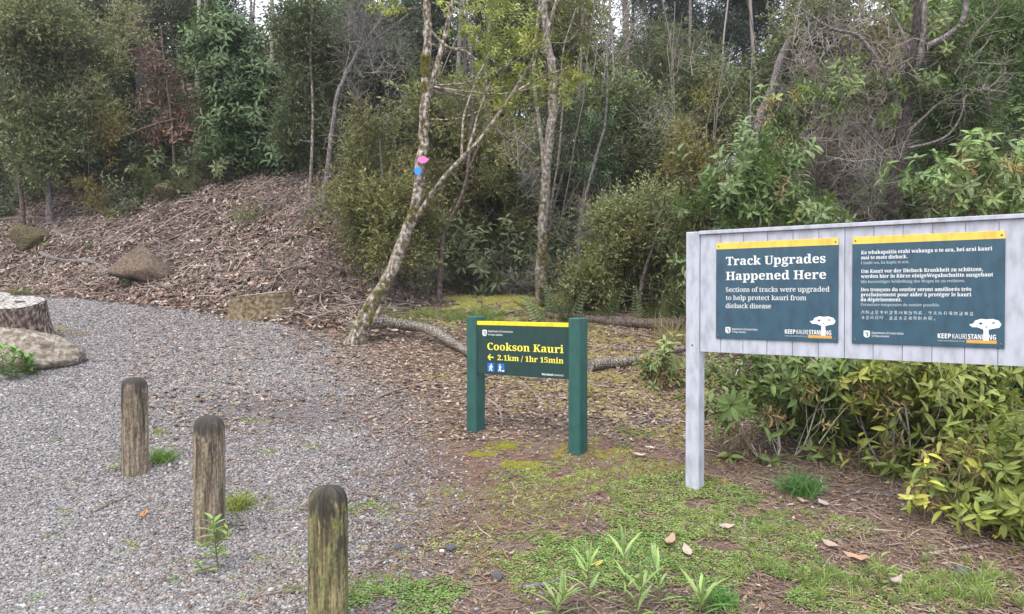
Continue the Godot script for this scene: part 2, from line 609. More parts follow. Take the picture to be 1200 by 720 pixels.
func build_litter() -> void:
	rng.seed = 501
	# gravel: three stone shapes, thinning with distance
	var stone_colors := [Color(0.185, 0.176, 0.184), Color(0.22, 0.208, 0.216), Color(0.16, 0.153, 0.16), Color(0.245, 0.23, 0.235), Color(0.22, 0.18, 0.16), Color(0.34, 0.325, 0.315), Color(0.11, 0.11, 0.12), Color(0.22, 0.195, 0.185)]
	var spots := [[], [], []]
	var tones := [[], [], []]
	for i in 620000:
		var d := 3.1 + 11.6 * pow(rng.randf(), 1.75)
		var x := rnd(-0.72, 0.25) * d
		var share := gravel_share(x, d)
		if d > 14.5 or rng.randf() > share * 0.97 + (0.05 if toe(x, d) < 0.0 else 0.0):
			continue
		if patchy.get_noise_2d(x * 2.4, d * 2.4) > 0.16 - 0.22 * smoothstep(-2.6, -1.0, x) + 0.5 * rng.randf():
			continue
		var s := (0.0042 + 0.0085 * pow(rng.randf(), 1.8)) * (1.0 + 0.09 * maxf(0.0, d - 4.5))
		if rng.randf() < 0.025: s *= 1.7
		var k := rng.randi() % 3
		spots[k].append(Transform3D(Basis.from_euler(Vector3(rnd(-0.5, 0.5), rnd(0, TAU), rnd(-0.5, 0.5))).scaled(Vector3(s, s, s)), ground(x, -d, s * 0.25)))
		tones[k].append(jitter(pick(stone_colors), 0.34, 0.04))
	var gr := Node3D.new()
	gr.name = "gravel"
	tag(gr, "grey crushed gravel covering the path", "", "", "stuff")
	add_child(gr)
	for k in 3:
		scatter("stones", pebble(40 + k, 0.62).done(mats.stone_chip), spots[k], tones[k], gr)
	# big dead leaves on the bank, smaller scraps on the flat
	var leaf_colors := [Color(0.27, 0.185, 0.15), Color(0.33, 0.25, 0.215), Color(0.19, 0.12, 0.095), Color(0.40, 0.325, 0.285), Color(0.24, 0.15, 0.105), Color(0.13, 0.09, 0.075), Color(0.50, 0.43, 0.39), Color(0.16, 0.12, 0.10)]
	spots = [[], [], []]
	tones = [[], [], []]
	for i in 80000:
		var d := rnd(10.3, 25.0)
		var x := rnd(-0.74, -0.08) * d
		var s := toe(x, d)
		var share := smoothstep(-0.35, 0.35, s) * smoothstep(-1.2, -2.8, x)
		if rng.randf() > share * (1.0 if d < 20.0 else 0.5):
			continue
		if patchy.get_noise_2d(x * 3.5, d * 3.5) > 0.16 + 0.5 * rng.randf():
			continue
		var size := rnd(0.06, 0.15)
		var k := rng.randi() % 3
		var b := flat_turn(x, -d, size, 0.5)
		spots[k].append(Transform3D(b, ground(x, -d, rnd(0.004, 0.05))))
		tones[k].append(jitter(pick(leaf_colors), 0.28, 0.05))
	var lf := Node3D.new()
	lf.name = "leaf_litter"
	tag(lf, "pinkish brown dead leaves covering the bank", "", "", "stuff")
	add_child(lf)
	for k in 3:
		scatter("leaves", dead_leaf(60 + k, [0.25, 0.45, 0.7][k]).done(mats.dry_leaf), spots[k], tones[k], lf)
	var sticks := []
	var stick_tones := []
	for i in 2600:
		var d := rnd(11.0, 22.0)
		var x := rnd(-0.72, -0.12) * d
		if toe(x, d) < 0.1 or x > -1.8:
			continue
		sticks.append(Transform3D(flat_turn(x, -d, rnd(0.25, 0.9), 0.3), ground(x, -d, rnd(0.02, 0.08))))
		stick_tones.append(jitter(pick([Color(0.22, 0.17, 0.15), Color(0.32, 0.27, 0.24), Color(0.13, 0.10, 0.09)]), 0.3, 0.03))
	var rod := MB.new()
	rod.tube([Vector3(-0.5, 0.0, 0), Vector3(-0.15, 0.03, 0.04), Vector3(0.2, 0.0, -0.02), Vector3(0.5, 0.04, 0.05)], [0.016, 0.014, 0.012, 0.007], 4)
	rod.tube([Vector3(-0.1, 0.03, 0.03), Vector3(0.1, 0.08, 0.16), Vector3(0.22, 0.06, 0.27)], [0.009, 0.007, 0.004], 4)
	scatter("twigs", rod.done(mats.twig), sticks, stick_tones, lf)
	# forest floor right of the path: bark scraps, leaf bits and twigs
	spots = [[], [], [], []]
	tones = [[], [], [], []]
	for i in 190000:
		var d := 3.2 + 14.0 * pow(rng.randf(), 1.3)
		var x := rnd(-0.5, 0.72) * d
		if toe(x, d) > 0.3 and x < -2.0:
			continue
		var g := gravel_share(x, d)
		var deep := smoothstep(5.5, 8.5, d + 1.2 * wavy.get_noise_2d(x * 6.0, d * 6.0))
		if rng.randf() > (1.0 - g * 0.82) * lerpf(lerpf(0.40, 0.85, smoothstep(0.9, 1.7, x - (d - 5.0) * 0.25)), 1.0, deep):
			continue
		if Vector2((x - 0.15) / 1.15, (d - 5.9) / 0.9).length() + 0.5 * wavy.get_noise_2d(x * 9.0, d * 9.0) < rng.randf() * 1.15:
			continue
		if patchy.get_noise_2d(x * 3.0 + 50.0, d * 3.0) > 0.28 + 0.6 * rng.randf():
			continue
		var k := rng.randi() % 4
		var size := (rnd(0.02, 0.06) if d > 6.5 or rng.randf() < 0.15 else rnd(0.01, 0.032)) * (1.0 + deep * 0.5)
		if k == 3:
			size = rnd(0.05, 0.2)
		spots[k].append(Transform3D(flat_turn(x, -d, size, 0.25), ground(x, -d, rnd(0.002, 0.012))))
		tones[k].append(jitter(leaf_colors[rng.randi() % 6 if d > 6.5 or rng.randf() < (0.5 if x > 1.2 else 0.08) else [0, 2, 4, 5][rng.randi() % 4]], 0.3, 0.04) * (Color(0.95, 0.98, 0.93) if k < 3 else Color(1.0, 1.0, 0.95)))
	var fl := Node3D.new()
	fl.name = "forest_litter"
	tag(fl, "small brown leaf scraps and twigs on the earth", "", "", "stuff")
	add_child(fl)
	for k in 3:
		scatter("scraps", dead_leaf(70 + k, [0.15, 0.3, 0.5][k]).done(mats.dry_leaf), spots[k], tones[k], fl)
	var tw := MB.new()
	tw.tube([Vector3(-0.5, 0.02, 0), Vector3(-0.1, 0.035, 0.03), Vector3(0.2, 0.02, -0.01), Vector3(0.5, 0.03, 0.04)], [0.012, 0.018, 0.014, 0.008], 4)
	scatter("twigs", tw.done(mats.twig), spots[3], tones[3], fl)

# ---------------------------------------------------------------- foliage
# A sprig is a short leafy shoot growing along +y, about half a metre long; crowns are many copies of two shoots of a kind.
func make_sprig(kind: String, seed_: int) -> ArrayMesh:
	rng.seed = seed_
	var mb := MB.new()
	var wood := Color(0.6, 0.5, 0.42)
	var m: Material = mats.leaf
	match kind:
		"fine":                                                   # manuka-like: many small leaves on wiry side shoots
			for k in 9:
				var y := 0.04 + 0.46 * k / 8.0
				var dir := Vector3(cos(k * 2.4), rnd(0.5, 1.1), sin(k * 2.4)).normalized()
				var from := Vector3(0, y, 0)
				var long := rnd(0.12, 0.24)
				for j in 6:
					mb.col = jitter(Color.WHITE, 0.35, 0.08)
					mb.leaf(from + dir * long * (j + 1) / 6.0, (dir + rdir() * 0.9).normalized(), rdir() + Vector3.UP * 0.7, rnd(0.045, 0.085), rnd(0.02, 0.032), 0.2, 0, true)
				mb.col = wood
				mb.tube([from, from + dir * long], [0.0025, 0.001], 3, 0, null, false)
			mb.tube([Vector3.ZERO, Vector3(0.01, 0.3, 0), Vector3(0, 0.52, 0.01)], [0.005, 0.003, 0.001], 3, 0, null, false)
		"broad":                                                  # glossy lance leaves along the shoot
			for k in 20:
				var y := 0.06 + 0.46 * k / 19.0
				var dir := Vector3(cos(k * 2.4), rnd(0.15, 0.8), sin(k * 2.4)).normalized()
				mb.col = jitter(Color.WHITE, 0.25, 0.06)
				mb.leaf(Vector3(0, y, 0) + dir * 0.02, dir, Vector3.UP + rdir() * 0.5, rnd(0.09, 0.15), rnd(0.032, 0.05), 0.15, rnd(0.1, 0.5))
			mb.col = wood
			mb.tube([Vector3.ZERO, Vector3(0.02, 0.25, 0), Vector3(0, 0.55, 0.02)], [0.007, 0.005, 0.002], 4, 0, null, false)
		"whorl":                                                  # leaves fan out round the tip of each side shoot
			for s in 4:
				var y := 0.1 + 0.13 * s
				var dir := Vector3(cos(s * 2.4) * 0.9, 0.8, sin(s * 2.4) * 0.9).normalized() if s < 3 else Vector3.UP
				var from := Vector3(0, y, 0)
				var tip := from + dir * rnd(0.1, 0.18)
				var b := along(dir, rnd(0, TAU), 1.0)
				for k in 7:
					mb.col = jitter(Color.WHITE, 0.22, 0.06)
					var out := b * Vector3(cos(k * TAU / 7.0 + rnd(-0.5, 0.5)), rnd(-0.5, 0.9), sin(k * TAU / 7.0 + rnd(-0.5, 0.5))).normalized()
					mb.leaf(tip - dir * rnd(0.0, 0.07), out, dir + rdir() * 0.6, rnd(0.07, 0.15), rnd(0.028, 0.045), 0.14, rnd(0.1, 0.7))
				mb.col = wood
				mb.tube([from, tip], [0.004, 0.003], 3, 0, null, false)
			mb.tube([Vector3.ZERO, Vector3(0.02, 0.25, 0), Vector3(0, 0.55, 0.02)], [0.007, 0.005, 0.003], 4, 0, null, false)
		"conifer":                                                # drooping flat sprays of narrow leaves
			for k in 10:
				var y := 0.05 + 0.5 * k / 9.0
				var dir := Vector3((1.0 if k % 2 else -1.0), rnd(0.2, 0.7), rnd(-0.5, 0.5)).normalized()
				var from := Vector3(0, y, 0)
				for j in 10:
					mb.col = jitter(Color.WHITE, 0.25, 0.05)
					mb.leaf(from + dir * 0.026 * j - Vector3(0, 0.0012 * j * j, 0), (dir + Vector3(0, 0.4, 0) + rdir() * 0.7).normalized(), rdir(), rnd(0.05, 0.09), rnd(0.012, 0.02), 0.2, 0, true)
			mb.col = wood
			mb.tube([Vector3.ZERO, Vector3(0, 0.55, 0)], [0.005, 0.002], 3, 0, null, false)
		"dead":                                                   # withered leaves hanging from a snapped branch
			m = mats.dry_leaf
			for k in 22:
				var y := 0.05 + 0.5 * k / 21.0
				var dir := Vector3(cos(k * 2.4), rnd(-1.6, 0.1), sin(k * 2.4)).normalized()
				mb.col = jitter(Color.WHITE, 0.4, 0.1)
				mb.leaf(Vector3(0, y, 0) + dir * 0.03, dir, rdir(), rnd(0.09, 0.17), rnd(0.025, 0.045), 0.45, rnd(0.1, 0.7))
			mb.col = wood
			mb.tube([Vector3.ZERO, Vector3(0.03, 0.25, 0), Vector3(0, 0.55, 0.02)], [0.006, 0.004, 0.002], 4, 0, null, false)
		"twiggy":                                                 # bare wiry twigs
			m = mats.twig
			for k in 9:
				var from := Vector3(0, 0.04 + 0.4 * k / 8.0, 0)
				var dir := Vector3(cos(k * 2.4), rnd(0.1, 1.2), sin(k * 2.4)).normalized()
				mb.col = jitter(Color.WHITE, 0.3, 0.03)
				var mid := from + dir * rnd(0.1, 0.2)
				mb.tube([from, mid, mid + (dir + rdir() * 0.8) * rnd(0.08, 0.2)], [0.004, 0.003, 0.001], 3, 0, null, false)
				mb.tube([mid, mid + (dir + rdir()) * rnd(0.08, 0.16)], [0.0025, 0.001], 3, 0, null, false)
			mb.tube([Vector3.ZERO, Vector3(0.04, 0.25, 0), Vector3(0, 0.6, 0.03)], [0.007, 0.005, 0.002], 3, 0, null, false)
		"blades":                                                 # a small grass tuft
			for k in 26:
				var dir := (Vector3(rng.randfn() * 0.42, 1.0, rng.randfn() * 0.42)).normalized()
				mb.col = jitter(Color.WHITE, 0.25, 0.08)
				var from := Vector3(rnd(-0.12, 0.12), 0, rnd(-0.12, 0.12))
				var long := rnd(0.35, 1.0)
				var bend := Vector3(dir.x, -0.35, dir.z) * long * 0.45
				var side := dir.cross(rdir()).normalized() * 0.018
				var mid := from + dir * long * 0.55
				mb.tri(from - side, mid - side * 0.8, from + side)
				mb.tri(from + side, mid - side * 0.8, mid + side * 0.8)
				mb.tri(mid - side * 0.8, mid + dir * long * 0.4 + bend, mid + side * 0.8)
		"clover":                                                 # a pinch of low round-leaved ground cover
			for k in 9:
				var p := Vector3(rnd(-0.5, 0.5), rnd(0.1, 0.4), rnd(-0.5, 0.5))
				mb.col = jitter(Color.WHITE, 0.28, 0.06)
				var dir := Vector3(rng.randfn(), 0.15, rng.randfn()).normalized()
				mb.leaf(p, dir, Vector3.UP + rdir() * 0.4, rnd(0.30, 0.48), rnd(0.26, 0.36), 0.1, 0.1)
		"mossy":                                                  # moss: a low tuft of pointed shoots
			m = mats.moss
			for k in 14:
				var p := Vector3(rnd(-0.5, 0.5), 0, rnd(-0.5, 0.5))
				mb.col = jitter(Color.WHITE, 0.3, 0.06)
				var q := p + Vector3(rnd(-0.15, 0.15), rnd(0.25, 0.5), rnd(-0.15, 0.15))
				for j in 3:
					var a0 := j * TAU / 3.0
					var a1 := a0 + TAU / 3.0
					mb.tri_out(p + Vector3(cos(a0), 0, sin(a0)) * 0.13, p + Vector3(cos(a1), 0, sin(a1)) * 0.13, q, p)
		"fern":
			for k in 12:
				var y := 0.05 + 0.5 * k / 11.0
				for s in [-1.0, 1.0]:
					mb.col = jitter(Color.WHITE, 0.2, 0.05)
					mb.leaf(Vector3(0, y, 0.35 * y * y), Vector3(s, 0.25, 0.1), Vector3(0, 0.3, -1), 0.16 * (1.0 - 0.75 * k / 11.0), 0.03, 0.1, 0.2)
			mb.col = wood
			mb.tube([Vector3.ZERO, Vector3(0, 0.3, 0.03), Vector3(0, 0.57, 0.11)], [0.005, 0.004, 0.002], 3, 0, null, false)
	return mb.done(m)

func make_sprigs() -> void:
	var k := 900
	for kind in ["fine", "broad", "whorl", "conifer", "dead", "twiggy", "blades", "clover", "mossy", "fern"]:
		sprigs[kind] = [make_sprig(kind, k), make_sprig(kind, k + 1)]
		k += 7

# clumps: [centre, radii, how many shoots]; places are relative to the tree's own base
func fill(parent: Node3D, called: String, kind: String, clumps: Array, tint: Color, size: float, vary := 0.3, gaps := 0.12, rise := 0.45, more := 1.0) -> void:
	var places := [[], []]
	var tints := [[], []]
	for cl in clumps:
		var c: Vector3 = cl[0]
		var r: Vector3 = cl[1]
		var own := jitter(tint, vary * 0.5, 0.06)
		for i in int(cl[2] * more):
			var d := rdir() * pow(rng.randf(), 0.42)
			var p := c + d * r
			if patchy.get_noise_3d((p.x + parent.position.x) * 5.0, (p.y + parent.position.y) * 5.0, (p.z + parent.position.z) * 5.0) > 0.36 - gaps:
				continue
			var dir := (d + Vector3(0, rise, 0) + rdir() * 0.55).normalized()
			var k := rng.randi() % 2
			places[k].append(Transform3D(along(dir, rnd(0, TAU), size * rnd(0.65, 1.25)), p - dir * 0.2 * size))
			tints[k].append(jitter(own, vary, 0.07))
	for k in 2:
		if places[k].size():
			scatter(called, sprigs[kind][k], places[k], tints[k], parent)

func smooth(pts: Array, radii: Array, wobble: float) -> Array:      # resample a path with a little waviness
	var curve := Curve3D.new()
	for i in pts.size():
		var tang: Vector3 = ((pts[min(i + 1, pts.size() - 1)] as Vector3) - (pts[max(i - 1, 0)] as Vector3)) / 6.0
		curve.add_point(pts[i], -tang, tang)
	var op := []
	var orr := []
	var steps := (pts.size() - 1) * 4
	for k in steps + 1:
		var f := float(k) / 4.0
		var i := mini(int(f), pts.size() - 2)
		var p := curve.sample(i, f - i)
		op.append(p + Vector3(rough.get_noise_1d(p.y * 30.0 + i), 0, rough.get_noise_1d(p.y * 30.0 + 99.0)) * wobble)
		var ra: float = radii[i] if radii.size() > i else radii[-1]
		var rb: float = radii[i + 1] if radii.size() > i + 1 else radii[-1]
		orr.append(lerpf(ra, rb, f - i))
	return [op, orr]

func taper(count: int, r0: float, r1: float) -> Array:
	var out := []
	for i in count:
		out.append(lerpf(r0, r1, pow(float(i) / maxi(1, count - 1), 0.8)))
	return out

func stem(parent: Node3D, called: String, pts: Array, r0: float, r1: float, m: Material, sides := 8, flare := 0.0) -> void:
	var s := smooth(pts, taper(pts.size(), r0, r1), r0 * 0.35)
	if flare > 0.0:
		for k in mini(4, s[1].size()):
			s[1][k] *= 1.0 + flare * (1.0 - k / 4.0)
	var mb := MB.new()
	if called == "trunk":
		bark_path = s
	mb.tube(s[0], s[1], sides, 0.28, rough)
	part(called, mb, m, parent)

# limbs from the trunk out to a clump, with finer twigs reaching into it
func limb_to(parent: Node3D, from: Vector3, c: Vector3, r: Vector3, thick: float, m: Material, twigs: int) -> void:
	var mb := MB.new()
	var mid := from.lerp(c, 0.5) + Vector3(rnd(-0.1, 0.1), -0.1 * (c - from).length(), rnd(-0.1, 0.1))
	var s := smooth([from, mid, c], [thick, thick * 0.7, thick * 0.45], 0.02)
	mb.tube(s[0], s[1], 5)
	for i in twigs:
		var a: Vector3 = s[0][3 + rng.randi() % 6]
		var e := c + rdir() * r * rnd(0.6, 1.05)
		mb.tube([a, a.lerp(e, 0.5) + rdir() * 0.08, e], [thick * 0.35, thick * 0.24, 0.003], 3, 0, null, false)
	part("limb", mb, m, parent)

# A tree or shrub set out from the photograph: base under pixel x at a distance, trunk and clumps as pixels at that distance.
func plant(called: String, label: String, category: String, s: Dictionary) -> Node3D:
	rng.seed = hash(label)
	var d: float = s.d
	var base := under(s.x, d)
	var o := thing(called, label, category, base, s.get("group", ""))
	var m: Material = mats[s.get("bark", "bark_grey")]
	var trunk := [Vector3(0, -0.15, 0)]
	for p in s.get("trunk", []):
		trunk.append(at(p[0], p[1], d + (p[2] if p.size() > 2 else 0.0)) - base)
	if trunk.size() > 1:
		stem(o, "trunk", trunk, s.get("r", 0.08), s.get("r1", 0.04), m, s.get("sides", 8), s.get("flare", 0.25))
	for st in s.get("stems", []):                                # each: [radius, radius at the end, [x, y], [x, y], ...]
		var pts := []
		for k in range(2, st.size()):
			pts.append(at(st[k][0], st[k][1], d + (st[k][2] if st[k].size() > 2 else 0.0)) - base)
		stem(o, "limb", pts, st[0], st[1], mats[s.get("stem_bark", s.get("bark", "bark_grey"))], 6)
	var clumps := []
	for c in s.get("clumps", []):
		var cd: float = d + (c[5] if c.size() > 5 else rnd(-0.2, 0.9))
		var mid := at(c[0], c[1], cd) - base
		var r := Vector3(c[2], c[3], (c[2] + c[3]) * 0.5) * cd / FOCAL
		clumps.append([mid, r, c[4]])
		if s.get("limbs", true):
			var best := Vector3.ZERO
			var gap := 1e9
			for t in trunk:
				var far: float = (t - mid).length() + maxf(0.0, t.y - mid.y) * 2.0
				if far < gap:
					gap = far
					best = t
			limb_to(o, best, mid, r, s.get("limb", 0.022), m, s.get("twigs", 6))
	if clumps.size():
		fill(o, s.get("leafy", "crown"), s.kind, clumps, s.tint, s.get("size", 1.0), s.get("vary", 0.3), s.get("gaps", 0.12), s.get("rise", 0.45), s.get("more", 2.2))
	return o

# ---------------------------------------------------------------- signs
var serif_bold: SystemFont
var serif: SystemFont
var sans: SystemFont
var sans_bold: SystemFont

func font(called: String, weight: int) -> SystemFont:
	var f := SystemFont.new()
	f.font_names = PackedStringArray([called])
	f.font_weight = weight
	return f

# one line of print: left end and baseline at (x, y), capital letters cap metres high, drawn out to the given width
func line(parent: Node3D, words: String, f: Font, m: Material, x: float, y: float, cap: float, width := 0.0, z := 0.0012) -> void:
	var t := TextMesh.new()
	t.text = words
	t.font = f
	t.font_size = 64
	t.pixel_size = cap / (64.0 * 0.714)
	t.depth = 0.0008
	t.curve_step = 3.0
	t.horizontal_alignment = HORIZONTAL_ALIGNMENT_LEFT
	t.vertical_alignment = VERTICAL_ALIGNMENT_BOTTOM
	t.material = m
	var box := t.get_aabb()
	var k := width / box.size.x if width > 0.0 else 1.0
	var drop: float = f.get_descent(64) * t.pixel_size
	piece("lettering", t, parent, Transform3D(Basis.from_scale(Vector3(k, 1, 1)), Vector3(x - box.position.x * k, y - drop, z)))

func poly(parent: Node3D, called: String, m: Material, shapes: Array, at_: Vector2, s: float, z := 0.0016) -> void:
	for sh in shapes:
		var mb := MB.new()
		var p := PackedVector2Array()
		for k in range(0, sh.size(), 2):
			p.append(Vector2(sh[k], sh[k + 1]))
		mb.flat(p, z, at_, s)
		part(called, mb, m, parent)

func shield(parent: Node3D, at_: Vector2, s: float, back: Material) -> void:
	poly(parent, "shield_emblem", mats.print_white, [[0, 1, 0.42, 0.93, 0.42, 0.3, 0.36, 0.12, 0.2, 0.02, 0, -0.05, -0.2, 0.02, -0.36, 0.12, -0.42, 0.3, -0.42, 0.93]], at_, s)
	poly(parent, "emblem_mark", back, [[-0.3, 0.78, 0.3, 0.78, 0.3, 0.7, -0.3, 0.7], [-0.24, 0.6, 0.1, 0.62, 0.26, 0.45, 0.2, 0.2, 0.0, 0.1, -0.12, 0.2, 0.05, 0.25, 0.1, 0.4, -0.02, 0.48]], at_, s, 0.0022)

func tree_emblem(parent: Node3D, at_: Vector2, s: float, back: Material) -> void:
	poly(parent, "tree_emblem", mats.print_white, [[-0.1, 0, 0.12, 0, 0.1, 0.5, 0.3, 0.55, 0.52, 0.6, 0.6, 0.75, 0.5, 0.92, 0.25, 1.0, 0.0, 0.97, -0.2, 1.0, -0.45, 0.9, -0.5, 0.78, -0.68, 0.72, -0.55, 0.6, -0.35, 0.6, -0.1, 0.5]], at_, s)
	poly(parent, "emblem_mark", back, [[-0.3, 0.78, -0.2, 0.84, -0.12, 0.76, -0.22, 0.72], [0.2, 0.82, 0.34, 0.86, 0.32, 0.76], [-0.04, 0.6, 0.06, 0.6, 0.03, 0.68]], at_, s, 0.0022)

# Chinese characters as pen strokes on a 10 x 10 field, each stroke x y to x y, y down
func brush(parent: Node3D, signs: Array, x: float, y: float, em: float) -> void:
	var mb := MB.new()
	var z := 0.0016
	for sg in signs:
		for st in (sg as String).split(" "):
			if st.length() < 4: continue
			var a := Vector2(float(st[0]), 9.0 - float(st[1])) / 10.0 * em * 0.92 + Vector2(x, y)
			var b := Vector2(float(st[2]), 9.0 - float(st[3])) / 10.0 * em * 0.92 + Vector2(x, y)
			var w := (b - a).orthogonal().normalized() * em * 0.045
			mb.flat(PackedVector2Array([a - w, b - w, b + w, a + w]), z)
		x += em
	part("lettering", mb, mats.print_pale, parent)

func sign_panel(parent: Node3D, called: String, x: float, top: float, w: float, h: float) -> Node3D:
	var p := Node3D.new()
	p.name = called
	p.position = Vector3(x, top, 0.0)
	parent.add_child(p, true)
	var mb := MB.new()
	mb.box(Vector3(w / 2, -0.0225 - h / 2, -0.004), Vector3(w, h - 0.045, 0.008), 0.001)
	part("backing", mb, mats.panel_blue, p)
	mb = MB.new()
	mb.box(Vector3(w / 2, -0.0225, -0.0038), Vector3(w, 0.045, 0.0085), 0.001)
	part("yellow_band", mb, mats.panel_yellow, p)
	for c in [[0.018, -0.024], [w - 0.018, -0.024], [0.018, -h + 0.022], [w - 0.018, -h + 0.022]]:
		mb = MB.new()
		var head := []
		for k in 4:
			var ring := PackedVector3Array()
			for j in 8:
				ring.append(Vector3(c[0], c[1], 0) + Vector3(cos(-j * TAU / 8), sin(-j * TAU / 8), 0) * [0.0065, 0.0062, 0.004, 0.0005][k] + Vector3(0, 0, [0, 0.0018, 0.003, 0.0034][k]))
			ring.reverse()
			head.append(ring)
		mb.rings(head)
		part("screw", mb, mats.screw, p)
	return p

func keep_standing(p: Node3D, w: float, h: float) -> void:
	var y := -h + 0.048
	var x0 := w - 0.335
	line(p, "KEEP", sans_bold, mats.print_white, x0, y, 0.028, 0.068)
	line(p, "KAURI", sans, mats.print_white, x0 + 0.076, y, 0.028, 0.075)
	line(p, "STANDING", sans_bold, mats.print_white, x0 + 0.156, y, 0.028, 0.138)
	poly(p, "orange_bar", mats.print_orange, [[x0 + 0.148, y - 0.024, x0 + 0.298, y - 0.024, x0 + 0.298, y - 0.004, x0 + 0.148, y - 0.004]], Vector2.ZERO, 1.0, 0.0014)
	line(p, "KIA TOITU HE KAURI", sans, mats.panel_yellow, x0 + 0.156, y - 0.019, 0.010, 0.134, 0.002)
	line(p, "www.kauridieback.co.nz", sans, mats.print_pale, x0, y - 0.018, 0.009, 0.14)
	tree_emblem(p, Vector2(x0 + 0.245, y - 0.006), 0.125, mats.panel_blue)
	shield(p, Vector2(0.088, -h + 0.04), 0.043, mats.panel_blue)
	line(p, "Department of Conservation", serif, mats.print_white, 0.116, -h + 0.063, 0.013, 0.18)
	line(p, "Te Papa Atawhai", serif, mats.print_white, 0.116, -h + 0.044, 0.012, 0.10)

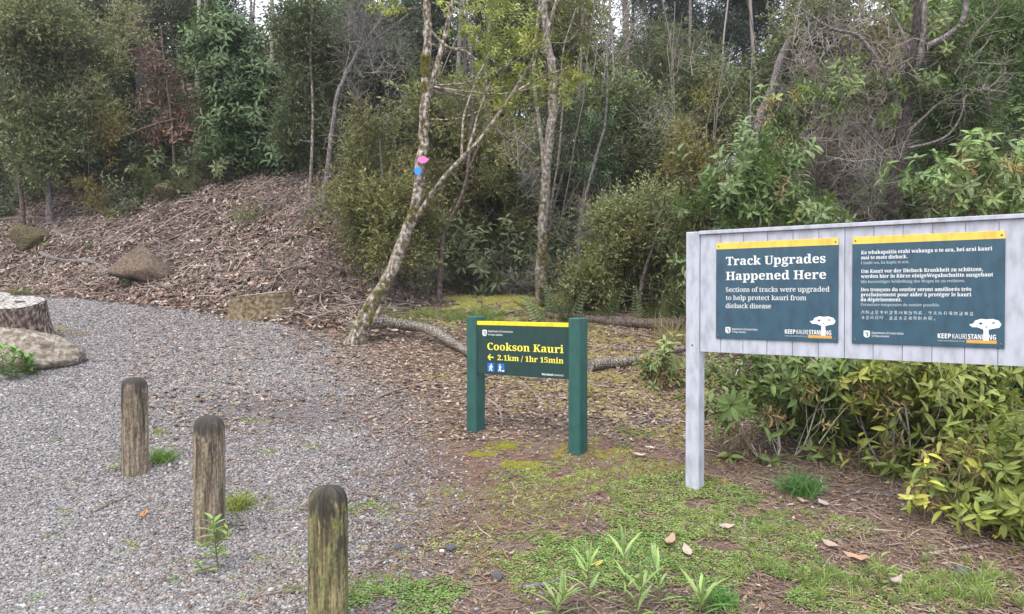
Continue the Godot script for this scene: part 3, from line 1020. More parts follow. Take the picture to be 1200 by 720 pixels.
func build_info_board() -> void:
	var base := under(815, 5.55)
	var e := Vector3(0.795, 0, 0.607).normalized()
	var o := thing("information_board", "pale grey painted timber board with two blue panels on square posts", "sign", base, "", Basis(e, Vector3.UP, e.cross(Vector3.UP)))
	var w := 0.102
	var end := 2.14
	for x in [0.0, end]:
		var g := height((base + e * x).x, (base + e * x).z) - base.y
		var mb := MB.new()
		mb.box(Vector3(x, (1.845 + g - 0.4) / 2, 0), Vector3(w, 1.845 - g + 0.4, w), 0.005)
		part("post", mb, mats.board_paint, o)
	# upright boards between the posts, with open joints
	var x := w / 2 + 0.001
	var widths := [0.155, 0.16, 0.165, 0.17, 0.165, 0.16, 0.17, 0.165, 0.16, 0.17, 0.165, 0.16, 0.17]
	var i := 0
	var zf := w / 2 - 0.022
	while x < end - w / 2 - 0.02:
		var ww: float = minf(widths[i % 13], end - w / 2 - 0.001 - x)
		var mb := MB.new()
		mb.box(Vector3(x + ww / 2, 0.99 + 0.415, zf + 0.001 * (i % 3)), Vector3(ww - 0.0028, 0.83, 0.02), 0.0018)
		part("plank", mb, mats.board_paint, o)
		x += ww
		i += 1
	var span := end - w
	var mb := MB.new()
	mb.box(Vector3(end / 2, 1.835, zf + 0.006), Vector3(span - 0.002, 0.026, 0.05), 0.003)
	part("top_rail", mb, mats.board_paint, o)
	for y in [1.12, 1.66]:
		mb = MB.new()
		mb.box(Vector3(end / 2, y, zf - 0.034), Vector3(span - 0.002, 0.09, 0.045), 0.003)
		part("back_rail", mb, mats.board_paint, o)
	mb = MB.new()
	mb.box(Vector3(0.0, 1.035, w / 2 + 0.001), Vector3(0.012, 0.012, 0.003), 0.001)
	part("bolt", mb, mats.screw, o)
	var pz := zf + 0.012 + 0.0085
	var pw := 0.815
	var ph := 0.668
	var p := sign_panel(o, "english_panel", 0.176, 1.757, pw, ph)
	p.position.z = pz
	line(p, "Track Upgrades", serif_bold, mats.print_white, 0.072, -0.157, 0.057, 0.665)
	line(p, "Happened Here", serif_bold, mats.print_white, 0.072, -0.260, 0.057, 0.668)
	line(p, "Sections of tracks were upgraded", serif, mats.print_white, 0.072, -0.342, 0.031, 0.690)
	line(p, "to help protect kauri from", serif, mats.print_white, 0.072, -0.398, 0.031, 0.545)
	line(p, "dieback disease", serif, mats.print_white, 0.072, -0.454, 0.031, 0.315)
	keep_standing(p, pw, ph)
	p = sign_panel(o, "translations_panel", 1.074, 1.757, pw, ph)
	p.position.z = pz
	var rows := [["Ka whakapaitia etahi wahanga o te ara, hei arai kauri", 0.109, 1, 0.700], ["mai te mate dieback.", 0.141, 1, 0.262], ["I muki wa, ka kapia te ara.", 0.171, 0, 0.272],
		["Um Kauri vor der Dieback Krankheit zu schützen,", 0.226, 1, 0.655], ["werden hier in Kürze einigeWegabschnitte ausgebaut", 0.258, 1, 0.705], ["Mit kurzzeitiger Schließung des Weges ist zu rechnen.", 0.289, 0, 0.565],
		["Des tronçons du sentier seront améliorés très", 0.341, 1, 0.598], ["prochainement pour aider à protéger le kauri", 0.372, 1, 0.598], ["du dépérissement.", 0.403, 1, 0.232], ["Fermeture temporaire du sentier possible.", 0.432, 0, 0.438]]
	for r in rows:
		line(p, r[0], serif_bold if r[2] else serif, mats.print_white if r[2] else mats.print_pale, 0.052, -r[1], 0.0215 if r[2] else 0.016, r[3])
	var cn := {"为": "3142 2272 7279 4225 2519 6466", "防": "1119 1131 3124 2435 3513 6172 4383 6347 6585 8589 4739", "止": "5159 2428 1989 5484", "贝": "2126 2171 7176 5347 4719 5789", "壳": "5155 2282 3575 1484 3759 7679", "杉": "3139 1353 3416 3456 8163 8465 8768", "遭": "1122 2528 3182 4474 4472 7276 3686 1989", "受": "2171 3142 6152 1383 2575 7529 3589", "细": "3112 1435 3516 1747 5262 8288 5299 5585", "菌": "1282 3133 6163 2494 2449 8489 4555 3676 5659", "致": "1141 2124 1444 2627 1949 6156 5386 8359 5589", "死": "1282 3214 2434 3449 6166 6688 6397", "病": "5161 2282 2229 3565 5357 4549 8589", "不": "1282 5214 5259 5485", "久": "4124 3272 7219 4589", "将": "2129 1324 4152 4363 3585 7579 5767", "升": "5122 1545 8585 3139 7179", "级": "3112 1435 3516 4271 5149 7173 8359 5489", "改": "1242 4244 1444 1418 1848 6155 5383 8359 5489", "造": "1122 2528 4183 5453 3585 4676 4679 1989", "某": "1383 3135 6165 3555 1686 5559 5529 5589", "些": "3136 3364 6176 1636 1989 2878", "步": "5155 3335 5373 1585 5679 7629", "道": "1122 2528 4152 7162 3282 4377 4447 1989", "的": "2112 1418 1444 4448 5163 6389 6576", "路": "1141 1424 1444 2429 6153 5282 8259 6789", "段": "3112 1218 1454 5161 6171 7183 5585 8559", "这": "1122 2528 5162 3383 7339 4489 1999", "会": "5115 5195 3474 1686 4628 2878 7889", "暂": "1151 3126 1454 6183 6368 2676 2729 7679", "时": "1119 1131 3139 1535 4383 7379 5666", "关": "3142 7162 2373 1585 5319 5589", "闭": "1129 2131 3181 8189 2464 5459 5427", ",": "4859 5948", "。": "3747 4749 4939 3937"}
	for k in 2:
		var row := []
		for ch in ["为防止贝壳杉遭受细菌致死病,不久将升级改造某些", "步道的路段,这些步道会暂时关闭。"][k]:
			row.append(cn[ch])
		brush(p, row, 0.054, [-0.482, -0.514][k], 0.0267)
	keep_standing(p, pw, ph)

func build_track_sign() -> void:
	var l := under(557.5, 6.82)
	var r := under(677.5, 6.27)
	var e := Vector3(r.x - l.x, 0, r.z - l.z)
	var gap := e.length()
	e = e.normalized()
	var o := thing("track_sign", "low dark green track sign with yellow lettering between two green posts", "sign", l, "", Basis(e, Vector3.UP, e.cross(Vector3.UP)))
	var top := 1.322 - l.y
	var w := 0.108
	var deep := 0.145
	for k in 2:
		var g := (r.y - l.y) if k else 0.0
		var mb := MB.new()
		mb.box(Vector3(gap * k, (top + g - 0.35) / 2, 0), Vector3(w, top - g + 0.35, deep), 0.009)
		part("post", mb, mats.post_green, o)
	var h := 0.46
	var x0 := w / 2 + 0.001
	var pw := gap - w - 0.002
	var pt := top - 0.042
	var zf := deep / 2 - 0.012
	var p := Node3D.new()
	p.name = "sign_plate"
	p.position = Vector3(x0, pt, zf)
	o.add_child(p)
	var mb := MB.new()
	mb.box(Vector3(pw / 2, -0.034 - (h - 0.034) / 2, -0.02), Vector3(pw, h - 0.034, 0.04), 0.002)
	part("backing", mb, mats.plate_green, p)
	mb = MB.new()
	mb.box(Vector3(pw / 2, -0.017, -0.0195), Vector3(pw, 0.034, 0.041), 0.002)
	part("yellow_band", mb, mats.strip_yellow, p)
	shield(p, Vector2(0.083, -0.128), 0.055, mats.plate_green)
	line(p, "Department of Conservation", sans, mats.print_white, 0.118, -0.093, 0.016, 0.255)
	line(p, "Te Papa Atawhai", sans, mats.print_white, 0.118, -0.122, 0.015, 0.150)
	line(p, "Cookson Kauri", serif_bold, mats.print_yellow, 0.112, -0.247, 0.062, 0.752)
	line(p, "2.1km / 1hr 15min", serif_bold, mats.print_yellow, 0.218, -0.332, 0.045, 0.646)
	poly(p, "arrow", mats.print_yellow, [[0, 0.5, 0.42, 0.95, 0.55, 0.85, 0.3, 0.58, 1, 0.58, 1, 0.42, 0.3, 0.42, 0.55, 0.15, 0.42, 0.05]], Vector2(0.113, -0.343), 0.064)
	for k in 2:
		var at_ := Vector2(0.113 + 0.105 * k, -0.435)
		poly(p, "walker_tile", mats.print_blue, [[0, 0, 0.07, 0, 0.07, 0.074, 0, 0.074]], at_, 1.0, 0.0014)
		var body := [[0.45, 0.86, 0.52, 0.96, 0.62, 0.94, 0.64, 0.82, 0.54, 0.78], [0.4, 0.74, 0.62, 0.74, 0.78, 0.5, 0.7, 0.46, 0.58, 0.6, 0.56, 0.42, 0.72, 0.08, 0.6, 0.06, 0.46, 0.36, 0.3, 0.08, 0.2, 0.1, 0.38, 0.46, 0.36, 0.58, 0.26, 0.44, 0.2, 0.5]]
		if k:
			body = [[0.25, 0.88, 0.32, 0.96, 0.42, 0.94, 0.42, 0.84, 0.32, 0.8], [0.2, 0.76, 0.42, 0.74, 0.56, 0.5, 0.42, 0.5, 0.44, 0.34, 0.56, 0.1, 0.44, 0.08, 0.34, 0.32, 0.18, 0.08, 0.1, 0.12, 0.24, 0.4], [0.62, 0.1, 0.94, 0.1, 0.94, 0.3, 0.78, 0.22, 0.62, 0.26]]
		poly(p, "walker_figure", mats.print_white, body, at_, 0.074, 0.0024)
	line(p, "New Zealand", sans_bold, mats.print_white, 0.660, -0.437, 0.017, 0.105)
	line(p, "Government", sans, mats.print_white, 0.772, -0.437, 0.016, 0.093)

# ---------------------------------------------------------------- timber, rocks and logs
func build_bollards() -> void:
	bollard_timber("timber_tan", 211, 0.10, Color(0.38, 0.33, 0.285), Color(0.58, 0.53, 0.465))
	bollard_timber("timber_brown", 222, 0.22, Color(0.35, 0.305, 0.265), Color(0.56, 0.50, 0.44))
	bollard_timber("timber_green", 233, 0.60, Color(0.33, 0.30, 0.21), Color(0.54, 0.50, 0.36))
	var rows := [[on_ground(158, 556), 0.726, "timber_tan", "tan timber bollard with black head beside grass tufts, farthest of three", 0.6],
		[on_ground(245.5, 632), 0.763, "timber_brown", "brown timber bollard with a pale knot scar, middle of the three", 2.1],
		[under(383.5, 3.72), 0.728, "timber_green", "greenish cracked timber bollard, the closest and widest of three", 4.0]]
	for b in rows:
		var o := thing("timber_bollard", b[3], "bollard", b[0], "timber bollards along the path")
		var prof := [[-0.3, 0.094], [0.0, 0.095], [0.2, 0.0955], [0.4, 0.095], [b[1] - 0.10, 0.094], [b[1] - 0.07, 0.0925], [b[1] - 0.045, 0.087], [b[1] - 0.025, 0.077], [b[1] - 0.010, 0.061], [b[1] - 0.002, 0.038], [b[1], 0.002]]
		var rr := []
		for p in prof:
			var ring := PackedVector3Array()
			for j in 40:
				var a := TAU * j / 40.0
				var dir := Vector3(cos(a), 0, -sin(a))
				# flattened faces, drying checks that open along the grain
				var r: float = p[1] * (1.0 + 0.012 * cos(4.0 * a + b[4])) * (1.0 + 0.035 * rough.get_noise_3d(dir.x * 9.0 + b[4] * 10.0, p[0] * 4.0, dir.z * 9.0))
				var check := smoothstep(0.10, 0.0, absf(wrapf(a - b[4] - 0.25 * rough.get_noise_1d(p[0] * 60.0), -PI, PI))) + smoothstep(0.08, 0.0, absf(wrapf(a - b[4] - 2.3, -PI, PI)))
				ring.append(dir * (r - check * 0.006) + Vector3(0, p[0], 0))
			rr.append(ring)
		var mb := MB.new()
		mb.rings(rr)
		var total := 0.0
		for k in mb.t.size():
			mb.t[k].y = clampf(1.0 - (mb.v[k].y + 0.02) / (b[1] + 0.02), 0.0, 1.0) if mb.v[k].y < b[1] - 0.03 else 0.03 + 0.02 * sin(mb.t[k].x * TAU)
		part("shaft", mb, mats[b[2]], o)

func boulder(size: Vector3, seed_: int, cuts: int, lumps := 0.25) -> MB:
	var r := RandomNumberGenerator.new()
	r.seed = seed_
	var planes := []
	for k in cuts:
		planes.append([Vector3(r.randfn(), r.randfn(), r.randfn()).normalized(), r.randf_range(0.50, 0.80) if cuts > 10 else r.randf_range(0.62, 0.88)])
	var rr := []
	for i in 31:
		var lat := -PI / 2 + PI * clampf(i / 30.0, 0.004, 0.996)
		var ring := PackedVector3Array()
		for j in 48:
			var a := TAU * j / 48.0
			var dir := Vector3(cos(lat) * cos(a), sin(lat), -cos(lat) * sin(a))
			var q := 1.0
			for p in planes:
				var f: float = dir.dot(p[0])
				if f > 0.05:
					q = minf(q, p[1] / f)
			q *= 1.0 + lumps * rough.get_noise_3d(dir.x * 14.0 + seed_, dir.y * 14.0, dir.z * 14.0) + 0.4 * lumps * rough.get_noise_3d(dir.x * 40.0, dir.y * 40.0 + seed_, dir.z * 40.0)
			ring.append(dir * q * size)
		rr.append(ring)
	var mb := MB.new()
	mb.rings(rr)
	return mb

func rock(called: String, label: String, p: Vector3, size: Vector3, seed_: int, m: String, turn := 0.0, cuts := 7, category := "rock") -> void:
	var o := single(called, boulder(size, seed_, cuts, 0.10), mats[m], label, category, p)
	o.rotation.y = turn

func build_rocks() -> void:
	rock("boulder", "pale lichen-covered boulder at the path edge in front of the big stump", on_ground(22, 432) + Vector3(-0.15, 0.10, -0.1), Vector3(0.80, 0.40, 0.45), 5, "rock_pale", 0.12, 5)
	rock("bank_rock", "large flat-faced brown rock low on the leafy bank", on_ground(172, 328) + Vector3(0, 0.20, 0), Vector3(0.72, 0.48, 0.45), 8, "rock_brown", 0.2, 13)
	rock("bank_rock", "mossy dark rock high on the bank under the withered leaves", on_ground(208, 232) + Vector3(0, 0.1, 0), Vector3(0.62, 0.46, 0.5), 12, "rock_mossy", 0.9, 13)
	rock("bank_rock", "rounded mossy brown rock below the slender small-leaved tree", on_ground(34, 292) + Vector3(0, 0.2, 0), Vector3(0.45, 0.46, 0.4), 16, "rock_mossy", 0.4, 12)
	for s in [[528, 647, 0.035, "small dark grey stone on bare earth left of the lily shoots"], [468, 645, 0.032, "small dark stone beside the closest bollard"], [582, 681, 0.04, "dark angular stone near the bottom edge beside green cover"], [1130, 676, 0.045, "dark stone among sticks below the yellow-green shrub"]]:
		rock("loose_stone", s[3], on_ground(s[0], s[1]) + Vector3(0, s[2] * 0.3, 0), Vector3(s[2], s[2] * 0.7, s[2] * 0.9), int(s[0]), "stone_dark", 0.3, 9, "stone")
	for s in [[370, 628, 0.028, "white pebble beside the closest bollard's left side"], [518, 648, 0.018, "tiny white pebble by a dark stone on bare earth"], [346, 622, 0.016, "pale chip on the gravel near the closest bollard"]]:
		rock("pale_pebble", s[3], on_ground(s[0], s[1]) + Vector3(0, s[2] * 0.3, 0), Vector3(s[2], s[2] * 0.7, s[2] * 0.9), int(s[0]) + 3, "stone_pale", 0.3, 9, "pebble")
	# the big two-lobed stump at the left edge
	var base := on_ground(5, 400)
	var o := thing("tree_stump", "wide sawn tree stump with two-lobed pale top at the left edge", "stump", base)
	var outline := func(a: float) -> float:
		var dir := Vector2(cos(a), sin(a))
		var best := 0.1
		for c in [[Vector2(-0.42, 0.02), 0.56], [Vector2(0.30, 0.0), 0.33]]:
			var q: Vector2 = c[0]
			var b := dir.dot(q)
			var disc: float = b * b - q.length_squared() + c[1] * c[1]
			if disc > 0.0:
				best = maxf(best, b + sqrt(disc))
		return best
	var sides := 72
	var prof := [[-0.3, 1.16], [0.0, 1.10], [0.12, 1.04], [0.3, 1.0], [0.45, 0.985], [0.56, 0.98]]
	var rr := []
	for p in prof:
		var ring := PackedVector3Array()
		for j in sides:
			var a := TAU * j / sides
			var r: float = outline.call(a) * p[1] * (1.0 + 0.05 * rough.get_noise_3d(cos(a) * 25.0, p[0] * 6.0, sin(a) * 25.0))
			ring.append(Vector3(cos(a) * r, p[0] + (0.13 * -sin(a) * -r if p[0] > 0.3 else 0.0) * 0.0, -sin(a) * r))
		rr.append(ring)
	var mb := MB.new()
	mb.rings(rr)
	part("bark", mb, mats.stump_bark, o)
	mb = MB.new()
	var cut := []
	for k in 13:
		var f := maxf(0.002, 1.0 - k / 12.0)
		var ring := PackedVector3Array()
		for j in sides:
			var a := TAU * j / sides
			var r: float = outline.call(a) * 0.978 * f
			var x := cos(a) * r
			var z := -sin(a) * r
			var y := 0.562 - (0.02 if k == 0 else 0.0) + 0.006 * rough.get_noise_2d(x * 60.0, z * 60.0)
			y -= 0.045 * exp(-pow((x - 0.055 - 0.25 * z) / 0.02, 2.0))
			y -= 0.05 * exp(-(pow((x - 0.30) / 0.05, 2.0) + pow((z + 0.03) / 0.05, 2.0)))
			ring.append(Vector3(x, y, z))
		cut.append(ring)
	mb.rings(cut)
	part("cut_face", mb, mats.stump_cut, o)
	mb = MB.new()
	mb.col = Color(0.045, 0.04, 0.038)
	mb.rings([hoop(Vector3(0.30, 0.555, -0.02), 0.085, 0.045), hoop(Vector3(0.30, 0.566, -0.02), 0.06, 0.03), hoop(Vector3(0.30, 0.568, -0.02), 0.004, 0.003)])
	part("rot_hollow", mb, mats.stone_chip, o)
	o.rotation.x = 0.27
	# low mossy stump with a sloping sawn top at the foot of the bank
	base = on_ground(300, 375)
	o = thing("mossy_stump", "low mossy sawn stump at the foot of the leafy bank", "stump", base + Vector3(0, 0, -0.25))
	rr = []
	for p in [[-0.2, 1.3], [0.0, 1.15], [0.12, 1.0], [0.28, 0.95], [0.40, 0.9]]:
		var ring := PackedVector3Array()
		for j in 36:
			var a := TAU * j / 36.0
			var r: float = p[1] * (1.0 + 0.10 * rough.get_noise_3d(cos(a) * 12.0, p[0] * 8.0, sin(a) * 12.0))
			var x := cos(a) * r * 0.53
			ring.append(Vector3(x, p[0] + (x * 0.11 if p[0] > 0.1 else 0.0), -sin(a) * r * 0.36))
		rr.append(ring)
	mb = MB.new()
	mb.rings(rr)
	part("bark", mb, mats.cut_mossy, o)
	mb = MB.new()
	var top := []
	for k in 5:
		var ring := PackedVector3Array()
		for p in rr[4]:
			var c := Vector3(0, 0.40, 0)
			ring.append(c.lerp(p, maxf(0.01, 1.02 - 0.25 * k)) + Vector3(0, 0.012 if k else -0.01, 0))
		top.append(ring)
	mb.rings(top)
	part("cut_face", mb, mats.stump_cut, o)

func hoop(c: Vector3, rx: float, rz: float) -> PackedVector3Array:
	var ring := PackedVector3Array()
	for j in 16:
		var a := TAU * j / 16.0
		ring.append(c + Vector3(cos(a) * rx * (1.0 + 0.2 * sin(a * 3.0)), 0, -sin(a) * rz))
	return ring

# a log or stick that follows the ground through pixels of the photograph; r in metres
func lying(called: String, label: String, category: String, pixels: Array, r0: float, r1: float, m: String, sink := 0.35, lift := []) -> Node3D:
	var pts := []
	for k in pixels.size():
		pts.append(on_ground(pixels[k][0], pixels[k][1]) + Vector3(0, lerpf(r0, r1, float(k) / pixels.size()) * (1.0 - sink) + (lift[k] if lift.size() > k else 0.0), 0))
	var base: Vector3 = pts[0]
	for k in pts.size():
		pts[k] -= base
	var s := smooth(pts, taper(pts.size(), r0, r1), r0 * 0.5)
	var mb := MB.new()
	mb.tube(s[0], s[1], 10 if r0 > 0.03 else 6, 0.5, rough)
	return single(called, mb, mats[m], label, category, base)

func build_logs() -> void:
	lying("fallen_log", "mossy grey log lying from the leaning tree towards the green sign", "log", [[412, 402], [432, 399], [462, 397], [500, 402], [530, 410], [556, 422]], 0.11, 0.045, "log_pale", 0.1, [0.08, 0.15, 0.12, 0.11, 0.03, 0.02])
	lying("fallen_log", "dark rotting log lying under the grey-green shrub", "log", [[640, 374], [690, 379], [730, 383], [765, 386], [802, 388]], 0.05, 0.10, "bark_brown", 0.1)
	lying("fallen_branch", "white-barked branch lying between the green sign and pale post", "branch", [[690, 438], [715, 433], [740, 430], [765, 422], [808, 412]], 0.085, 0.04, "log_pale", 0.0)
	lying("fallen_branch", "pale thin stick lying in front of the dark rotting log", "branch", [[718, 388], [735, 391], [752, 394], [775, 398]], 0.022, 0.014, "dead_wood", 0.1)
	lying("fallen_branch", "grey fallen branch along the left bank beneath the slender tree", "branch", [[-10, 262], [25, 258], [50, 258], [75, 264]], 0.07, 0.04, "bark_brown", 0.2)
	lying("fallen_branch", "grey branch slanting down the bank past the rounded rock", "branch", [[62, 274], [85, 282], [108, 278], [122, 274]], 0.06, 0.03, "bark_grey", 0.2)
	lying("fallen_branch", "long crooked branch across the low left bank above the stump", "branch", [[48, 300], [75, 309], [105, 309], [128, 322], [140, 330]], 0.06, 0.04, "bark_grey", 0.2)
	lying("fallen_branch", "thin crooked branch beside the green seedling on the bank", "branch", [[165, 336], [185, 334], [205, 340], [222, 338]], 0.04, 0.02, "bark_brown", 0.2)
	lying("fallen_branch", "short bleached stick standing out on the leafy bank", "stick", [[254, 304], [256, 312], [258, 322]], 0.05, 0.045, "dead_wood", 0.2)
	lying("fallen_branch", "pale stick high on the bank under the green shrub", "stick", [[250, 245], [262, 254], [272, 262]], 0.03, 0.02, "dead_wood", 0.2)
	lying("fallen_stick", "bare curved stick on the ground behind the green sign", "stick", [[570, 470], [582, 478], [588, 490], [588, 502]], 0.018, 0.014, "dead_wood", 0.2)
	lying("fallen_stick", "pale forked stick seen below the green sign plate", "stick", [[612, 452], [625, 462], [638, 474]], 0.018, 0.012, "dead_wood", 0.2)
	lying("fallen_stick", "straight brown stick on bare earth before the green sign", "stick", [[474, 543], [495, 555], [517, 565]], 0.012, 0.007, "bark_brown", 0.1)
	lying("fallen_stick", "light brown stick across the gravel left of the middle bollard", "stick", [[106, 604], [135, 590], [165, 577]], 0.014, 0.008, "dead_wood", 0.1)
	lying("fallen_stick", "short grey stick on gravel beside the closest bollard", "stick", [[314, 634], [330, 630], [347, 625]], 0.012, 0.008, "dead_wood", 0.1)
	lying("fallen_stick", "grey stick lying just left of the lily shoots", "stick", [[607, 693], [640, 687], [673, 677]], 0.014, 0.009, "bark_grey", 0.1)
	lying("fallen_stick", "crooked upright twig on the earth below the green post", "stick", [[685, 622], [688, 608], [694, 594], [704, 586]], 0.009, 0.006, "dead_wood", 0.1)
	lying("fallen_stick", "long pale stick among litter at the right bottom edge", "stick", [[1083, 655], [1110, 650], [1140, 644], [1160, 640]], 0.018, 0.010, "dead_wood", 0.1)
	lying("fallen_stick", "dark stick beside the long pale stick at right", "stick", [[1088, 666], [1120, 668], [1150, 672]], 0.012, 0.008, "bark_brown", 0.1)
	lying("fallen_stick", "thin stick near the bottom edge under the closest bollard", "stick", [[290, 706], [320, 700], [356, 696]], 0.010, 0.006, "bark_brown", 0.1)
	lying("fallen_stick", "branching pale stick on the litter left of green sign", "stick", [[430, 494], [450, 486], [470, 476], [495, 474]], 0.014, 0.008, "dead_wood", 0.1)
	lying("fallen_stick", "bleached stick at the far gravel edge below the mossy stump", "stick", [[368, 396], [385, 395], [402, 394]], 0.025, 0.014, "dead_wood", 0.1)
	lying("fallen_stick", "grey twig on green cover below the pale post", "stick", [[872, 652], [880, 662], [884, 680]], 0.008, 0.006, "dead_wood", 0.1)
	lying("fallen_stick", "thin pale stick on litter left of the drooping shrub", "stick", [[1000, 600], [1030, 594], [1062, 600]], 0.010, 0.006, "dead_wood", 0.1)
	lying("fallen_stick", "bent grey stick at the shrub's foot near the grass tuft", "stick", [[985, 585], [1010, 580], [1040, 583], [1055, 578]], 0.012, 0.006, "bark_grey", 0.1)
	lying("fallen_stick", "long thin brown stick among the foreground weeds at right", "stick", [[905, 640], [935, 652], [968, 660], [990, 672]], 0.008, 0.005, "bark_brown", 0.1)
	lying("fallen_stick", "forked pale stick behind the pale post", "stick", [[832, 452], [850, 458], [872, 455]], 0.014, 0.008, "dead_wood", 0.1)
	lying("fallen_branch", "long pale branch lying across the litter behind the green sign", "branch", [[556, 446], [590, 440], [625, 446], [664, 440]], 0.022, 0.012, "dead_wood", 0.0)
	lying("fallen_branch", "thin branch lying parallel to the path left of the sign", "branch", [[440, 470], [470, 458], [505, 452], [545, 455]], 0.020, 0.010, "dead_wood", 0.0)
	lying("fallen_branch", "crooked pale branch under the wide grey-green shrub's edge", "branch", [[695, 415], [720, 409], [752, 413], [790, 405]], 0.024, 0.012, "dead_wood", 0.0)
	lying("fallen_branch", "short grey branch on the litter just behind the pale post", "branch", [[745, 500], [768, 494], [795, 499]], 0.016, 0.010, "bark_grey", 0.0)
	lying("fallen_branch", "thin grey branch in the mossy clearing before the two-stemmed tree", "branch", [[585, 372], [610, 366], [640, 369], [668, 362]], 0.03, 0.016, "dead_wood", 0.0)
	# curled pieces of bark and single leaves that stand out
	var k := 0
	for s in [[168, 607, 0.10, Color(0.52, 0.26, 0.07), "orange-brown curled leaf alone on the gravel"], [1004, 660, 0.16, Color(0.40, 0.27, 0.18), "tan curled bark strip in the right foreground litter"], [942, 592, 0.10, Color(0.36, 0.28, 0.24), "grey-brown leaf below the round grass tuft"], [966, 596, 0.12, Color(0.34, 0.30, 0.28), "drooping grey leaf right of the round grass tuft"], [850, 540, 0.14, Color(0.36, 0.17, 0.10), "rust-red leaf beside the foot of the pale post"], [1072, 592, 0.17, Color(0.33, 0.22, 0.18), "large brown leaf under the yellow-green shrub"], [1050, 688, 0.14, Color(0.45, 0.38, 0.34), "pale leaf lying in the right foreground grass"], [852, 622, 0.11, Color(0.42, 0.35, 0.32), "pale curled leaf on green cover below the post"], [785, 640, 0.15, Color(0.40, 0.27, 0.20), "brown bark strip right of the lily shoots"], [806, 652, 0.14, Color(0.46, 0.37, 0.32), "tan bark strip beside the lily shoots' right side"], [975, 646, 0.14, Color(0.38, 0.30, 0.26), "flat grey-brown leaf in the right foreground"], [748, 538, 0.13, Color(0.44, 0.37, 0.31), "pale leaf beside the right green post"], [762, 528, 0.10, Color(0.52, 0.46, 0.40), "small whitish leaf right of the green sign"], [700, 667, 0.09, Color(0.50, 0.42, 0.12), "yellow leaf beside the grey stick near the lilies"]]:
		rng.seed = 4000 + k
		var p := on_ground(s[0], s[1])
		var mb := dead_leaf(300 + k, 0.5)
		for i in mb.c.size():
			mb.c[i] = s[3]
		var o := single("fallen_leaf", mb, mats.dry_leaf, s[4], "leaf", p + Vector3(0, 0.012, 0), "single leaves lying on the ground")
		o.basis = flat_turn(p.x, p.z, s[2], 0.15)
		k += 1

# ---------------------------------------------------------------- low plants
func carpet(called: String, label: String, kind: String, patches: Array) -> void:
	rng.seed = hash(label)
	var places := [[], []]
	var tints := [[], []]
	for p in patches:                                             # [x, y, half width, half depth, how many, tint, size]
		var c := on_ground(p[0], p[1])
		for i in int(p[4]):
			var a := rnd(0, TAU)
			var q: float = pow(rng.randf(), 0.6) * (1.0 + 0.7 * wavy.get_noise_2d(cos(a) * 20.0 + p[0], sin(a) * 20.0))
			var x: float = c.x + cos(a) * q * p[2]
			var z: float = c.z + sin(a) * q * p[3]
			if patchy.get_noise_2d(x * 14.0, z * 14.0) > 0.28:
				continue
			var k := rng.randi() % 2
			var s: float = p[6] * rnd(0.6, 1.3)
			places[k].append(Transform3D(Basis(Vector3.UP, rnd(0, TAU)).scaled(Vector3(s, s, s)), ground(x, z, -0.002)))
			tints[k].append(jitter(p[5], 0.3, 0.08))
	var o := Node3D.new()
	o.name = called
	tag(o, label, "", "", "stuff")
	add_child(o)
	for k in 2:
		scatter("leaves" if kind == "clover" else "shoots", sprigs[kind][k], places[k], tints[k], o)

